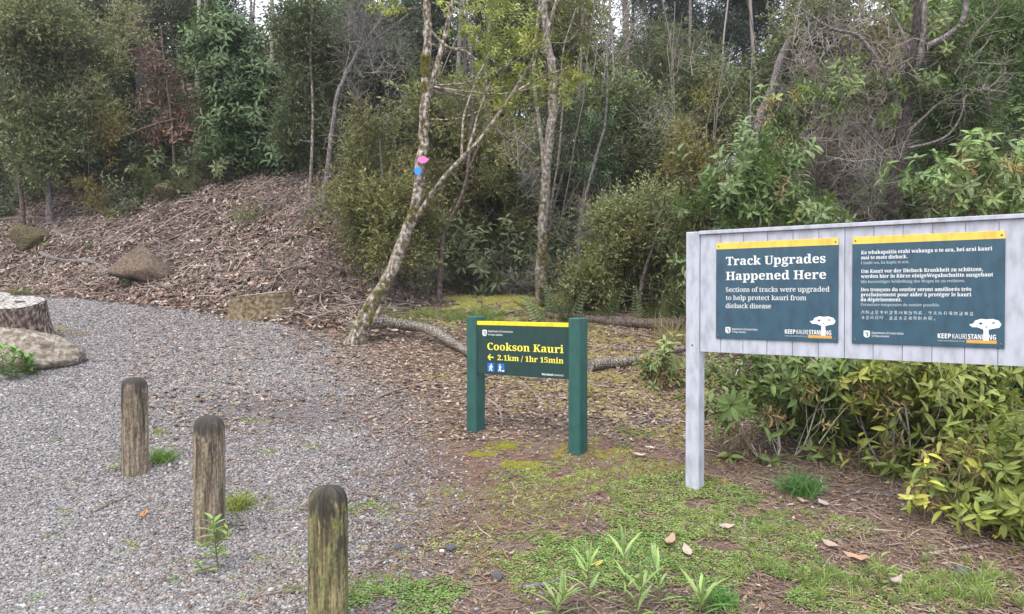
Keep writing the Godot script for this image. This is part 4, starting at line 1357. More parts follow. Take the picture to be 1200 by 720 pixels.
func build_ground_cover() -> void:
	var g1 := Color(0.19, 0.31, 0.08)
	var g2 := Color(0.26, 0.34, 0.10)
	var g3 := Color(0.34, 0.37, 0.12)
	carpet("ground_cover_weeds", "bright green small-leaved weeds spreading over the earth", "clover", [
		[705, 660, 0.40, 0.32, 1800, g1, 0.035], [790, 600, 0.47, 0.63, 2000, g2, 0.034], [650, 670, 0.34, 0.25, 840, g2, 0.033], [760, 640, 0.34, 0.40, 1000, g1, 0.034], [850, 640, 0.50, 0.46, 1600, g2, 0.033], [920, 680, 0.56, 0.40, 1600, g1, 0.033], [820, 580, 0.31, 0.34, 700, g2, 0.034], [880, 700, 0.39, 0.23, 800, g1, 0.035], [1010, 700, 0.45, 0.23, 640, g2, 0.033], [460, 705, 0.29, 0.18, 720, g1, 0.036], [515, 694, 0.13, 0.14, 260, g1, 0.036], [430, 600, 0.15, 0.16, 140, g2, 0.032], [600, 560, 0.18, 0.23, 120, g2, 0.03], [740, 515, 0.18, 0.23, 340, Color(0.13, 0.22, 0.085), 0.034], [655, 555, 0.28, 0.29, 340, g3, 0.028], [640, 590, 0.45, 0.34, 380, g3, 0.028], [1120, 690, 0.45, 0.23, 520, g2, 0.033], [870, 580, 0.13, 0.16, 240, g1, 0.034], [890, 616, 0.22, 0.17, 400, g1, 0.034], [955, 640, 0.25, 0.16, 360, g2, 0.034], [1000, 620, 0.20, 0.14, 220, g2, 0.03], [560, 640, 0.34, 0.23, 260, g3, 0.03], [640, 642, 0.22, 0.17, 300, g2, 0.032]])
	var specks := []
	rng.seed = 333
	for i in 46:
		specks.append([rnd(40, 470), rnd(440, 712), rnd(0.03, 0.10), rnd(0.03, 0.08), 16 + rng.randi() % 26, pick([g1, g2, g3]), rnd(0.018, 0.028)])
	carpet("gravel_weeds", "tiny green weeds sprouting through the gravel", "clover", specks)
	var m1 := Color(0.30, 0.29, 0.035)
	var m2 := Color(0.25, 0.27, 0.06)
	var m3 := Color(0.20, 0.24, 0.05)
	carpet("moss", "yellow-green moss in low cushions on the earth", "mossy", [
		[592, 523, 0.17, 0.10, 500, m1, 0.030], [612, 546, 0.16, 0.09, 420, m1, 0.030], [565, 532, 0.13, 0.06, 260, m1, 0.028], [508, 512, 0.08, 0.05, 90, m1, 0.028], [660, 556, 0.30, 0.14, 420, m2, 0.026], [640, 350, 1.5, 1.4, 5200, Color(0.36, 0.33, 0.09), 0.085], [590, 356, 1.1, 1.0, 2600, Color(0.34, 0.33, 0.09), 0.08], [700, 400, 1.0, 1.0, 1500, Color(0.36, 0.31, 0.10), 0.055], [740, 460, 1.1, 0.9, 1900, Color(0.36, 0.32, 0.11), 0.05], [640, 440, 1.1, 0.7, 1500, Color(0.35, 0.32, 0.11), 0.05], [560, 375, 0.9, 0.6, 1400, Color(0.32, 0.32, 0.08), 0.06], [700, 430, 1.2, 0.8, 1300, Color(0.36, 0.32, 0.11), 0.05], [700, 480, 0.4, 0.3, 200, m1, 0.03],
		[760, 560, 0.6, 0.5, 1100, m2, 0.026], [690, 585, 0.6, 0.4, 800, m2, 0.024], [820, 560, 0.4, 0.3, 500, m1, 0.026], [560, 600, 0.5, 0.4, 420, m2, 0.022], [930, 620, 0.5, 0.3, 420, m2, 0.024], [1040, 650, 0.5, 0.3, 320, Color(0.30, 0.26, 0.08), 0.024], [760, 510, 0.5, 0.4, 700, Color(0.33, 0.31, 0.07), 0.03], [700, 530, 0.4, 0.2, 300, m1, 0.026], [620, 650, 0.5, 0.3, 420, m2, 0.022], [500, 650, 0.35, 0.25, 180, m2, 0.022], [350, 655, 0.2, 0.12, 160, m2, 0.024], [420, 690, 0.35, 0.16, 420, m3, 0.025], [340, 690, 0.2, 0.08, 160, m3, 0.025], [210, 660, 0.12, 0.06, 90, m3, 0.022], [20, 696, 0.1, 0.05, 90, m3, 0.025], [110, 706, 0.08, 0.04, 70, m3, 0.024], [75, 612, 0.08, 0.05, 60, m3, 0.022], [190, 585, 0.1, 0.06, 90, m2, 0.024], [300, 590, 0.1, 0.05, 80, m2, 0.024], [340, 598, 0.16, 0.05, 110, m2, 0.024], [355, 523, 0.12, 0.05, 130, m2, 0.028], [318, 531, 0.1, 0.05, 90, m3, 0.026], [310, 545, 0.08, 0.04, 70, m3, 0.026], [300, 493, 0.16, 0.06, 90, m3, 0.026], [230, 468, 0.12, 0.06, 70, m2, 0.026], [180, 512, 0.1, 0.05, 60, m3, 0.028], [60, 672, 0.1, 0.05, 60, m3, 0.022], [150, 648, 0.08, 0.05, 50, m2, 0.022], [370, 585, 0.12, 0.06, 70, m3, 0.024], [440, 600, 0.2, 0.1, 120, m3, 0.024], [520, 575, 0.2, 0.12, 90, m2, 0.022], [70, 388, 0.22, 0.2, 220, Color(0.28, 0.24, 0.06), 0.04], [90, 392, 0.25, 0.2, 160, Color(0.26, 0.17, 0.07), 0.035], [820, 505, 0.5, 0.4, 300, Color(0.26, 0.23, 0.08), 0.032], [50, 322, 0.9, 0.5, 700, Color(0.16, 0.15, 0.04), 0.05]])
	carpet("grass", "thin scattered grass among the ground cover", "blades", [
		[960, 690, 0.8, 0.35, 90, g2, 0.10], [820, 600, 0.7, 0.5, 130, g2, 0.06], [740, 560, 0.6, 0.5, 90, g3, 0.05], [1060, 660, 0.6, 0.3, 70, g2, 0.07], [900, 620, 0.6, 0.3, 80, g2, 0.06], [690, 650, 0.5, 0.3, 70, g2, 0.06], [500, 600, 0.8, 0.6, 50, g3, 0.035], [640, 520, 0.8, 0.4, 60, g3, 0.04], [870, 660, 0.6, 0.4, 60, g2, 0.08], [1140, 700, 0.5, 0.2, 60, g2, 0.11], [700, 600, 0.6, 0.5, 60, g3, 0.05], [560, 680, 0.5, 0.25, 50, g3, 0.05], [450, 690, 0.3, 0.2, 40, g2, 0.06], [640, 390, 0.8, 0.8, 90, Color(0.26, 0.27, 0.09), 0.12], [560, 375, 0.6, 0.4, 90, Color(0.20, 0.25, 0.08), 0.16], [500, 372, 0.9, 0.5, 160, Color(0.22, 0.25, 0.08), 0.17], [470, 385, 0.4, 0.3, 60, Color(0.20, 0.26, 0.08), 0.15], [660, 470, 0.8, 0.7, 50, Color(0.27, 0.27, 0.1), 0.06], [800, 440, 0.4, 0.3, 40, g3, 0.12], [30, 345, 0.6, 0.4, 40, Color(0.15, 0.16, 0.05), 0.15]])

func tuft(label: String, p: Vector3, tall: float, wide: float, blades: int, tint: Color) -> void:
	rng.seed = hash(label)
	var mb := MB.new()
	for k in blades:
		var lean := Vector3(rng.randfn(), 0, rng.randfn()) * 0.45
		var dir := (Vector3.UP + lean).normalized()
		var from := Vector3(rng.randfn() * wide * 0.35, -0.01, rng.randfn() * wide * 0.35)
		var long := tall * rnd(0.5, 1.15)
		mb.col = jitter(tint, 0.3, 0.1)
		var side := dir.cross(rdir()).normalized() * rnd(0.0018, 0.0032)
		var a := from + dir * long * 0.4
		var b := a + (dir + lean * 0.5 - Vector3(0, 0.1, 0)).normalized() * long * 0.35
		var c := b + (dir + lean * 1.2 - Vector3(0, 0.5, 0)).normalized() * long * 0.3
		mb.tri(from - side, a - side, from + side); mb.tri(from + side, a - side, a + side)
		mb.tri(a - side, b - side * 0.8, a + side); mb.tri(a + side, b - side * 0.8, b + side * 0.8)
		mb.tri(b - side * 0.8, c, b + side * 0.8)
	var o := thing("grass_tuft", label, "grass", p, "grass tufts")
	part("foliage", mb, mats.leaf, o).set_meta("kind", "stuff")

# leaf blades as single pieces, a few shared shapes in a few tones
var blades := {}
func leaf_shapes(tint: Color, wide: float, droop: float) -> Array:
	var key := "%s %.2f %.2f" % [tint, wide, droop]
	if not blades.has(key):
		var list := []
		for k in 12:
			var mb := MB.new()
			mb.col = jitter(tint, 0.42, 0.16)
			mb.leaf(Vector3.ZERO, Vector3.UP, Vector3.BACK, 1.0, wide * rnd(0.85, 1.15), 0.16, droop * rnd(0.4, 1.5))
			list.append(mb.done(mats.leaf))
		blades[key] = list
	return blades[key]

func leaf_at(o: Node3D, shapes: Array, p: Vector3, dir: Vector3, face: Vector3, long: float) -> void:
	dir = dir.normalized()
	var x := dir.cross(face)
	if x.length_squared() < 1e-4:
		x = dir.cross(Vector3(0.2, 0.3, 0.9))
	x = x.normalized()
	piece("leaf", shapes[rng.randi() % shapes.size()], o, Transform3D(Basis(x * long, dir * long, x.cross(dir) * long), p))

func stalk(o: Node3D, from: Vector3, to: Vector3, shapes: Array, count: int, long: float, up: float, thick := 0.005, start := 0.2) -> void:
	var mid := from.lerp(to, 0.5) + rdir() * 0.03
	var mb := MB.new()
	mb.col = Color(0.16, 0.15, 0.07)
	mb.tube([from, from.lerp(mid, 0.6), mid, mid.lerp(to, 0.6), to], [thick, thick * 0.9, thick * 0.8, thick * 0.65, thick * 0.4], 5)
	part("stem", mb, mats.twig, o)
	for k in count:
		var f := start + (1.0 - start) * k / maxf(1.0, count - 1.0)
		var p := from.lerp(mid, f * 2.0) if f < 0.5 else mid.lerp(to, f * 2.0 - 1.0)
		var a := k * 2.4 + rnd(-0.4, 0.4)
		var rise := lerpf(up * 0.4, up * 1.6, f)
		leaf_at(o, shapes, p, Vector3(cos(a), rise, sin(a)), Vector3.UP + rdir() * 0.2, long * rnd(0.7, 1.2))

func build_low_plants() -> void:
	tuft("round bright green grass tuft in front of the broadleaf shrub", on_ground(938, 580), 0.20, 0.17, 420, Color(0.10, 0.22, 0.06))
	tuft("green grass tuft beside the farthest bollard", on_ground(190, 542), 0.14, 0.14, 260, Color(0.17, 0.28, 0.06))
	tuft("yellow-green grass tuft beside the middle bollard", on_ground(280, 596), 0.14, 0.13, 220, Color(0.25, 0.29, 0.06))
	tuft("small green grass tuft behind the farthest bollard", on_ground(186, 508), 0.06, 0.10, 90, Color(0.22, 0.25, 0.06))
	tuft("bright green grass tuft at the bottom edge right of the lilies", on_ground(846, 712), 0.12, 0.12, 240, Color(0.12, 0.27, 0.06))
	tuft("dry yellow grass tuft by the dark rotting log", on_ground(790, 402), 0.5, 0.4, 160, Color(0.34, 0.29, 0.14))
	tuft("grass tuft at the far end of the mossy clearing", on_ground(568, 376), 0.35, 0.2, 110, Color(0.18, 0.26, 0.08))
	tuft("drab sedge tuft on the bank below the green shrub", on_ground(290, 262), 0.6, 0.45, 220, Color(0.17, 0.18, 0.07))
	# lily-like shoots in the foreground
	rng.seed = 77
	var green := Color(0.24, 0.35, 0.11)
	for s in [[692, 706, 690, 648, "green lily-like shoot at the bottom edge beside the grey stick"], [733, 712, 731, 632, "tallest green lily-like shoot at the bottom edge"], [772, 712, 768, 652, "right-hand green lily-like shoot of the foreground three"], [655, 724, 660, 688, "short green lily-like shoot at the bottom edge"], [745, 726, 752, 676, "low green lily-like shoot in front of the others"], [820, 726, 822, 690, "short pale green shoot beside the bottom grass tuft"]]:
		var base := on_ground(s[0], s[1])
		var o := thing("lily_plant", s[4], "plant", base, "lily-like shoots in the foreground")
		var to := at(s[2], s[3] + 14, -base.z) - base
		stalk(o, Vector3(0, -0.02, 0), to, leaf_shapes(green, 0.115, 0.3), 15, 0.165, 1.15, 0.005, 0.15)
		for k in 3:
			leaf_at(o, leaf_shapes(green, 0.115, 0.3), to, Vector3(rnd(-0.3, 0.3), 1, rnd(-0.3, 0.3)), Vector3.BACK, 0.13)
	# weeds at the bollards
	var base := on_ground(256, 672)
	var o := thing("leafy_weed", "leafy green weed in front of the middle bollard", "plant", base, "")
	stalk(o, Vector3(0, -0.01, 0), Vector3(-0.03, 0.30, 0), leaf_shapes(Color(0.21, 0.31, 0.085), 0.32, 0.3), 26, 0.095, 0.5, 0.005, 0.35)
	stalk(o, Vector3(-0.02, 0.10, 0), Vector3(-0.10, 0.15, 0.03), leaf_shapes(Color(0.17, 0.27, 0.075), 0.32, 0.3), 6, 0.075, 0.4, 0.003, 0.3)
	stalk(o, Vector3(-0.01, 0.15, 0), Vector3(0.06, 0.26, 0.02), leaf_shapes(Color(0.24, 0.30, 0.08), 0.32, 0.3), 9, 0.07, 0.5, 0.003, 0.3)
	stalk(o, Vector3(-0.01, 0.0, 0.01), Vector3(-0.09, 0.07, 0.06), leaf_shapes(Color(0.20, 0.30, 0.08), 0.36, 0.3), 7, 0.06, 0.5, 0.003, 0.3)
	base = on_ground(141, 552)
	o = thing("leafy_weed", "narrow-leaved weed in front of the farthest bollard", "plant", base, "")
	stalk(o, Vector3(0, -0.01, 0), Vector3(0.02, 0.22, 0.02), leaf_shapes(Color(0.16, 0.27, 0.075), 0.16, 0.2), 18, 0.11, 0.7, 0.004, 0.1)
	# seedlings
	for s in [[150, 340, 0.32, 18, Color(0.16, 0.29, 0.06), "bright green seedling below the flat-faced rock on the bank"], [101, 296, 0.26, 14, Color(0.15, 0.26, 0.07), "green seedling beside the slanting bank branch"], [52, 296, 0.28, 12, Color(0.30, 0.32, 0.10), "pale yellow-green seedling by the rounded mossy rock"], [130, 264, 0.22, 9, Color(0.40, 0.38, 0.05), "yellow seedling under the yellow-brown shrub"], [185, 204, 0.4, 14, Color(0.16, 0.25, 0.08), "green seedling high on the bank under withered leaves"], [692, 468, 0.16, 16, Color(0.36, 0.34, 0.04), "yellow-leaved seedling beside the right green post"], [66, 394, 0.13, 12, Color(0.33, 0.33, 0.06), "yellow-green weed between the stump and boulder"], [1168, 634, 0.20, 16, Color(0.42, 0.39, 0.08), "yellow-leaved sprig at the right edge under the shrub"], [350, 290, 0.2, 9, Color(0.16, 0.25, 0.09), "small green seedling among dry twigs on the bank"], [1035, 690, 0.16, 12, Color(0.24, 0.31, 0.08), "leafy weed in the right foreground grass"], [948, 690, 0.14, 10, Color(0.22, 0.32, 0.09), "small leafy weed at the bottom right of centre"]]:
		base = on_ground(s[0], s[1])
		o = thing("seedling", s[5], "plant", base, "seedlings on the forest floor")
		for k in 3:
			stalk(o, Vector3(0, -0.02, 0), Vector3(rnd(-0.3, 0.3), rnd(0.6, 1.0), rnd(-0.3, 0.3)) * s[2], leaf_shapes(s[4], 0.34, 0.3), int(s[3] / 2), s[2] * 0.42, 0.5, 0.004, 0.2)
	for s in [[12, 446, 0.42, "leafy green plant growing against the boulder at the left edge"], [36, 440, 0.30, "narrow green plant growing up the boulder's face"]]:
		base = on_ground(s[0], s[1])
		o = thing("leafy_weed", s[3], "plant", base, "")
		for k in 6:
			stalk(o, Vector3(0, -0.02, 0), Vector3(rnd(-0.35, 0.35), rnd(0.6, 1.0), rnd(-0.1, 0.35)) * s[2], leaf_shapes(Color(0.15, 0.28, 0.07), 0.24, 0.3), 13, 0.13, 0.6, 0.004, 0.15)

# ---------------------------------------------------------------- shrubs close to the board: their leaves are single pieces
func near_shrub(called: String, label: String, s: Dictionary, rosettes: int) -> void:
	s.more = s.get("more", 0.95)
	var o := plant(called, label, "shrub", s)
	var wilted := []
	for c in s.clumps:
		wilted.append([at(c[0], c[1], s.d) - o.position, Vector3(c[2], c[3], c[2]) * s.d / FOCAL, 3])
	fill(o, "foliage", "dead", wilted, Color(0.30, 0.22, 0.10), 0.5, 0.4, -0.2, 0.0)
	var d: float = s.d
	var shapes := leaf_shapes(s.tint, 0.33, 0.5)
	var young := leaf_shapes(s.get("young", s.tint), 0.32, 0.4)
	for i in rosettes:
		var c: Array = s.clumps[rng.randi() % s.clumps.size()]
		var cd: float = d + (c[5] if c.size() > 5 else 0.0)
		var r := Vector3(c[2], c[3], (c[2] + c[3]) * 0.5) * cd / FOCAL
		var dir := rdir()
		dir.z = absf(dir.z) * 0.9 + 0.15
		dir.y = dir.y + 0.25
		dir = dir.normalized()
		var p := at(c[0], c[1], cd) - o.position + dir * r * rnd(0.85, 1.08)
		var axis := (dir + Vector3(0, 0.5, 0.1) + rdir() * 0.4).normalized()
		var b := along(axis, rnd(0, TAU), 1.0)
		var mb := MB.new()
		mb.col = Color(0.22, 0.20, 0.10)
		mb.tube([p - axis * rnd(0.2, 0.4) - Vector3(0, 0.06, 0), p - axis * 0.1, p], [0.0045, 0.004, 0.003], 4)
		part("shoot", mb, mats.twig, o)
		var n := 4 + rng.randi() % 4
		var use := young if rng.randf() < s.get("young_share", 0.3) else shapes
		var whorl: bool = rng.randf() < s.get("whorled", 0.35)
		for k in n:
			var a := TAU * k / n + rnd(-0.35, 0.35) if whorl else k * 2.4 + rnd(-0.4, 0.4)
			var back := rnd(0, 0.05) if whorl else 0.03 * k * rnd(0.8, 1.2)
			var rise := rnd(-0.4, 0.9) if whorl else rnd(-0.2, 1.1)
			leaf_at(o, use, p - axis * back, b * Vector3(cos(a), rise, sin(a)), axis + rdir() * 0.5, s.get("leaf", 0.10) * rnd(0.5, 1.3))

func build_near_shrubs() -> void:
	near_shrub("broadleaf_shrub", "green broadleaf shrub just right of the pale post, under the first panel", {"more": 1.7, "gaps": 0.2, "x": 905, "d": 6.1, "kind": "broad", "leafy": "foliage", "tint": Color(0.16, 0.22, 0.06), "young": Color(0.20, 0.26, 0.07), "bark": "bleached", "limb": 0.011, "size": 0.8, "rise": 0.2,
		"clumps": [[868, 500, 34, 50, 55], [905, 470, 42, 40, 55], [930, 520, 50, 45, 80], [870, 545, 30, 25, 40], [960, 470, 40, 45, 60], [960, 545, 40, 28, 55], [905, 550, 35, 20, 40]]}, 34)
	near_shrub("broadleaf_shrub", "large yellow-green broadleaf shrub under the second blue panel", {"more": 1.2, "gaps": 0.2, "x": 1060, "d": 5.9, "kind": "broad", "leafy": "foliage", "tint": Color(0.235, 0.28, 0.05), "young": Color(0.31, 0.335, 0.06), "bark": "bleached", "limb": 0.011, "size": 0.8, "rise": 0.2,
		"clumps": [[1010, 490, 50, 45, 75], [1060, 460, 55, 40, 75], [1100, 500, 50, 40, 70], [1020, 535, 45, 30, 60], [1130, 450, 50, 25, 55], [1060, 440, 60, 20, 45], [1000, 450, 40, 30, 45]]}, 42)
	near_shrub("broadleaf_shrub", "drooping yellow-green shrub with whorled leaves at the right edge", {"more": 1.2, "x": 1150, "d": 5.0, "kind": "whorl", "leafy": "foliage", "tint": Color(0.235, 0.28, 0.055), "young": Color(0.42, 0.41, 0.08), "young_share": 0.45, "bark": "dead_wood", "limb": 0.012, "size": 0.7, "rise": 0.1, "leaf": 0.09,
		"clumps": [[1110, 545, 45, 35, 70], [1165, 560, 50, 45, 90], [1140, 595, 50, 30, 70], [1195, 600, 40, 40, 60], [1085, 575, 30, 25, 40], [1200, 530, 40, 40, 55]]}, 42)
	near_shrub("broadleaf_shrub", "dark green shrub behind the yellow-green ones at the right edge", {"x": 1170, "d": 7.4, "kind": "broad", "leafy": "foliage", "tint": Color(0.055, 0.10, 0.05), "young": Color(0.08, 0.13, 0.06), "bark": "bark_dark", "limb": 0.014, "size": 0.9, "rise": 0.2,
		"clumps": [[1165, 470, 45, 45, 75], [1200, 440, 40, 40, 65], [1130, 430, 40, 25, 45], [1205, 490, 30, 40, 45], [1080, 425, 40, 20, 35]]}, 14)
	near_shrub("broadleaf_shrub", "pale leafy shrub between the fallen branch and the pale post", {"x": 785, "d": 8.2, "kind": "broad", "leafy": "foliage", "tint": Color(0.19, 0.25, 0.085), "young": Color(0.30, 0.34, 0.11), "bark": "dead_wood", "limb": 0.008, "size": 0.6, "rise": 0.4,
		"clumps": [[775, 450, 22, 25, 34], [795, 470, 20, 28, 36], [800, 440, 16, 18, 22], [762, 470, 14, 16, 14], [790, 490, 18, 14, 20], [835, 480, 18, 26, 26], [775, 425, 16, 10, 12], [840, 440, 16, 16, 14]]}, 12)
	near_shrub("broadleaf_shrub", "fresh green large-leaved shrub rising behind the left part of the board", {"x": 890, "d": 8.6, "kind": "broad", "leafy": "foliage", "tint": Color(0.165, 0.235, 0.085), "young": Color(0.27, 0.34, 0.12), "young_share": 0.5, "bark": "bark_grey", "limb": 0.012, "size": 0.75, "rise": 0.3, "leaf": 0.115, "twigs": 4,
		"trunk": [[892, 330], [890, 260], [885, 200], [890, 140]], "r": 0.03, "r1": 0.012,
		"clumps": [[880, 190, 50, 30, 60], [905, 235, 55, 28, 75], [850, 240, 34, 30, 50], [935, 262, 45, 22, 45], [870, 145, 45, 28, 50], [912, 110, 36, 12, 26], [850, 290, 30, 40, 40], [830, 330, 25, 40, 30], [860, 215, 40, 25, 40]]}, 30)
	near_shrub("broadleaf_shrub", "light green large-leaved sprays showing above the second blue panel", {"x": 1120, "d": 7.6, "kind": "whorl", "leafy": "foliage", "tint": Color(0.19, 0.27, 0.10), "young": Color(0.30, 0.38, 0.15), "young_share": 0.5, "bark": "bark_grey", "limb": 0.01, "size": 0.85, "rise": 0.3, "leaf": 0.115, "twigs": 3,
		"trunk": [[1122, 330], [1118, 260], [1110, 225]], "r": 0.025, "r1": 0.01,
		"clumps": [[1092, 222, 22, 14, 10], [1150, 200, 45, 12, 22], [1185, 205, 30, 14, 18], [1130, 240, 40, 15, 22], [1195, 250, 30, 25, 20]]}, 10)
	# bleached dead branches sticking through the shrubs
	for s in [["bleached dead branch slanting below the board through the shrub", 6.6, [[930, 405], [955, 425], [990, 445], [1020, 465]], 0.02], ["thin arching white twig under the first blue panel", 6.7, [[858, 470], [862, 440], [880, 416], [905, 418], [925, 440]], 0.007], ["thin white twig crossing the bleached dead branch", 6.5, [[985, 412], [1005, 435], [1030, 462]], 0.008], ["forked white twig hanging in the shrub under the board", 6.6, [[960, 480], [962, 450], [972, 430]], 0.007], ["bleached branch leaning through the shrub under the second panel", 6.1, [[1040, 520], [1058, 480], [1085, 448]], 0.006], ["pale crooked twig low in the shrub right of the post", 6.3, [[848, 520], [880, 500], [905, 470], [915, 450]], 0.005], ["long bleached twig arching over the middle of the shrub", 6.0, [[960, 520], [985, 485], [1015, 462], [1045, 452]], 0.004]]:
		var pts := []
		for p in s[2]:
			pts.append(at(p[0], p[1], s[1]))
		var base: Vector3 = pts[0]
		for k in pts.size(): pts[k] -= base
		var q := smooth(pts, taper(pts.size(), s[3], s[3] * 0.6), 0.01)
		var mb := MB.new()
		mb.tube(q[0], q[1], 6)
		single("dead_branch", mb, mats.bleached, s[0], "branch", base)

# ---------------------------------------------------------------- trees
var bark_path := []
# moss and lichen that creep along a trunk in uneven patches: [from, to, how many] as shares of the trunk
func moss_on(o: Node3D, runs: Array, tint: Color) -> void:
	rng.seed = 90
	var pts: Array = bark_path[0]
	var places := [[], []]
	var tints := [[], []]
	for r in runs:
		var side := rnd(0, TAU)
		for i in int(r[2]):
			var f := rnd(r[0], r[1]) * (pts.size() - 1)
			var k := mini(int(f), pts.size() - 2)
			var c: Vector3 = (pts[k] as Vector3).lerp(pts[k + 1], f - k)
			var a := side + rng.randfn() * 0.9
			var dir := Vector3(cos(a), 0.1, sin(a)).normalized()
			var p: Vector3 = c + dir * bark_path[1][k] * 0.97
			if patchy.get_noise_3d(p.x * 40.0, p.y * 25.0, p.z * 40.0) > 0.1:
				continue
			var w := rng.randi() % 2
			places[w].append(Transform3D(along(dir + rdir() * 0.4, rnd(0, TAU), rnd(0.02, 0.05)), p))
			tints[w].append(jitter(tint, 0.4, 0.12))
	for w in 2:
		scatter("moss", sprigs["mossy"][w], places[w], tints[w], o)

func build_trees() -> void:
	# the leaning tree with the two trail markers
	var d := -on_ground(410, 403).z
	var o := plant("leaning_tree", "leaning grey mossy-barked tree carrying pink and blue trail markers", "tree", {"x": 410, "d": d, "bark": "bark_mossy", "r": 0.098, "r1": 0.045, "flare": 0.6, "sides": 12,
		"trunk": [[430, 366], [455, 325], [474, 280], [488, 230], [494, 180], [497, 140], [499, 100], [500, 50], [501, 0], [503, -60], [508, -130]],
		"stems": [[0.036, 0.016, [484, 262], [500, 236, -0.1], [522, 205, -0.2], [546, 181, -0.2], [574, 148, -0.1], [600, 110], [622, 75], [640, 40], [655, -10]], [0.05, 0.028, [497, 118], [509, 88], [519, 52], [529, 5], [538, -50]], [0.02, 0.01, [541, 185, -0.2], [543, 140, -0.1], [556, 100], [575, 60]], [0.02, 0.01, [548, 178, -0.2], [562, 130], [575, 95]], [0.022, 0.012, [503, 35], [525, 55], [545, 60], [560, 72]], [0.018, 0.01, [600, 110], [632, 92], [665, 80]], [0.05, 0.03, [414, 398], [428, 385, 0.25], [440, 372, 0.4], [446, 360, 0.45]]],
		"kind": "broad", "tint": Color(0.30, 0.33, 0.07), "size": 0.58, "more": 0.55, "vary": 0.35, "limb": 0.012, "twigs": 4, "gaps": 0.18,
		"clumps": [[555, 20, 45, 30, 70], [600, 40, 35, 30, 50], [575, 75, 40, 25, 55], [615, 95, 30, 18, 45], [590, 115, 32, 18, 40], [632, 55, 20, 8, 22], [670, 88, 13, 20, 26], [660, 105, 18, 12, 16], [520, 108, 12, 10, 16], [520, 60, 20, 25, 20], [540, -10, 60, 25, 60], [470, 10, 30, 20, 20], [640, 120, 14, 14, 14]]})
	moss_on(o, [[0.06, 0.17, 420], [0.30, 0.34, 110], [0.50, 0.54, 90], [0.62, 0.70, 330], [0.45, 0.48, 60]], Color(0.24, 0.23, 0.05))
	for mk in [["trail_marker", "pink diamond-shaped trail marker nailed to the leaning tree", "marker_pink", 495.5, 187.5, [[-0.085, 0.0, -0.02, 0.05, 0.025, 0.045, 0.085, 0.0, 0.02, -0.048, -0.03, -0.045]]], ["trail_marker", "blue round trail marker nailed below the pink one", "marker_blue", 489.5, 200.5, [[-0.04, 0.035, 0.0, 0.05, 0.045, 0.035, 0.05, 0.0, 0.035, -0.04, 0.0, -0.055, -0.035, -0.04, -0.05, 0.0]]]]:
		var mb := MB.new()
		for sh in mk[5]:
			var p := PackedVector2Array()
			for k in range(0, sh.size(), 2):
				p.append(Vector2(sh[k], sh[k + 1]))
			mb.flat(p, 0.006)
			for k in p.size():
				var a := p[k]
				var b := p[(k + 1) % p.size()]
				mb.quad_out(Vector3(a.x, a.y, 0.006), Vector3(b.x, b.y, 0.006), Vector3(b.x, b.y, 0), Vector3(a.x, a.y, 0), Vector3.ZERO)
		var node := single(mk[0], mb, mats[mk[2]], mk[1], "trail marker", at(mk[3], mk[4], d - 0.135))
		node.rotation = Vector3(-0.12, 0.1, 0.06)
	# two-stemmed pale tree at the end of the clearing
	d = -on_ground(636, 354).z
	o = plant("pale_tree", "pale-barked tree with two stems at the end of the mossy clearing", "tree", {"x": 635, "d": d, "bark": "bark_pale", "r": 0.10, "r1": 0.058, "sides": 10,
		"trunk": [[634, 300], [638, 240], [641, 185], [647, 135], [648, 90], [642, 50], [636, 0], [630, -60], [630, -140]],
		"stems": [[0.045, 0.03, [639, 215], [635, 172], [629, 122], [625, 80], [629, 40], [633, -10], [630, -60]], [0.03, 0.015, [648, 105], [655, 92], [668, 100], [680, 105]], [0.02, 0.01, [643, 170], [655, 120], [660, 60], [675, 10]]],
		"kind": "fine", "tint": Color(0.20, 0.22, 0.07), "size": 0.9, "limb": 0.015,
		"clumps": [[600, -20, 50, 30, 50], [660, -20, 50, 30, 50], [680, 30, 30, 20, 20]]})
	moss_on(o, [[0.0, 0.16, 520], [0.2, 0.3, 160]], Color(0.25, 0.21, 0.06))
	# slender trunks
	plant("slender_tree", "slender purple-grey trunk leaning right at the top of the bank", "tree", {"x": 378, "d": -on_ground(378, 246).z, "bark": "bark_grey", "r": 0.06, "r1": 0.035, "trunk": [[379, 235], [384, 195], [390, 145], [397, 105], [418, 65], [445, 25], [468, -20]], "stems": [[0.03, 0.012, [408, 85], [425, 40], [430, 0]], [0.025, 0.01, [425, 55], [455, 35], [480, 15]], [0.02, 0.008, [400, 98], [410, 55], [405, 20]]],
		"kind": "twiggy", "tint": Color(0.17, 0.15, 0.15), "clumps": [[430, 30, 40, 30, 14], [450, 60, 35, 30, 12], [410, 40, 30, 30, 10]], "limb": 0.012})
	plant("slender_tree", "straight thin pale trunk left of the leaning purple-grey one", "tree", {"x": 361, "d": 17.2, "bark": "bark_pale", "r": 0.038, "r1": 0.025, "trunk": [[363, 215], [366, 165], [366, 115], [364, 60], [366, 0]], "kind": "fine", "tint": Color(0.115, 0.15, 0.07), "size": 1.2, "clumps": [[365, 60, 36, 36, 75], [345, 110, 26, 30, 50], [390, 110, 26, 34, 50], [380, 160, 22, 26, 36], [400, 60, 26, 30, 40], [350, 20, 36, 24, 45], [340, 160, 20, 24, 30]]})
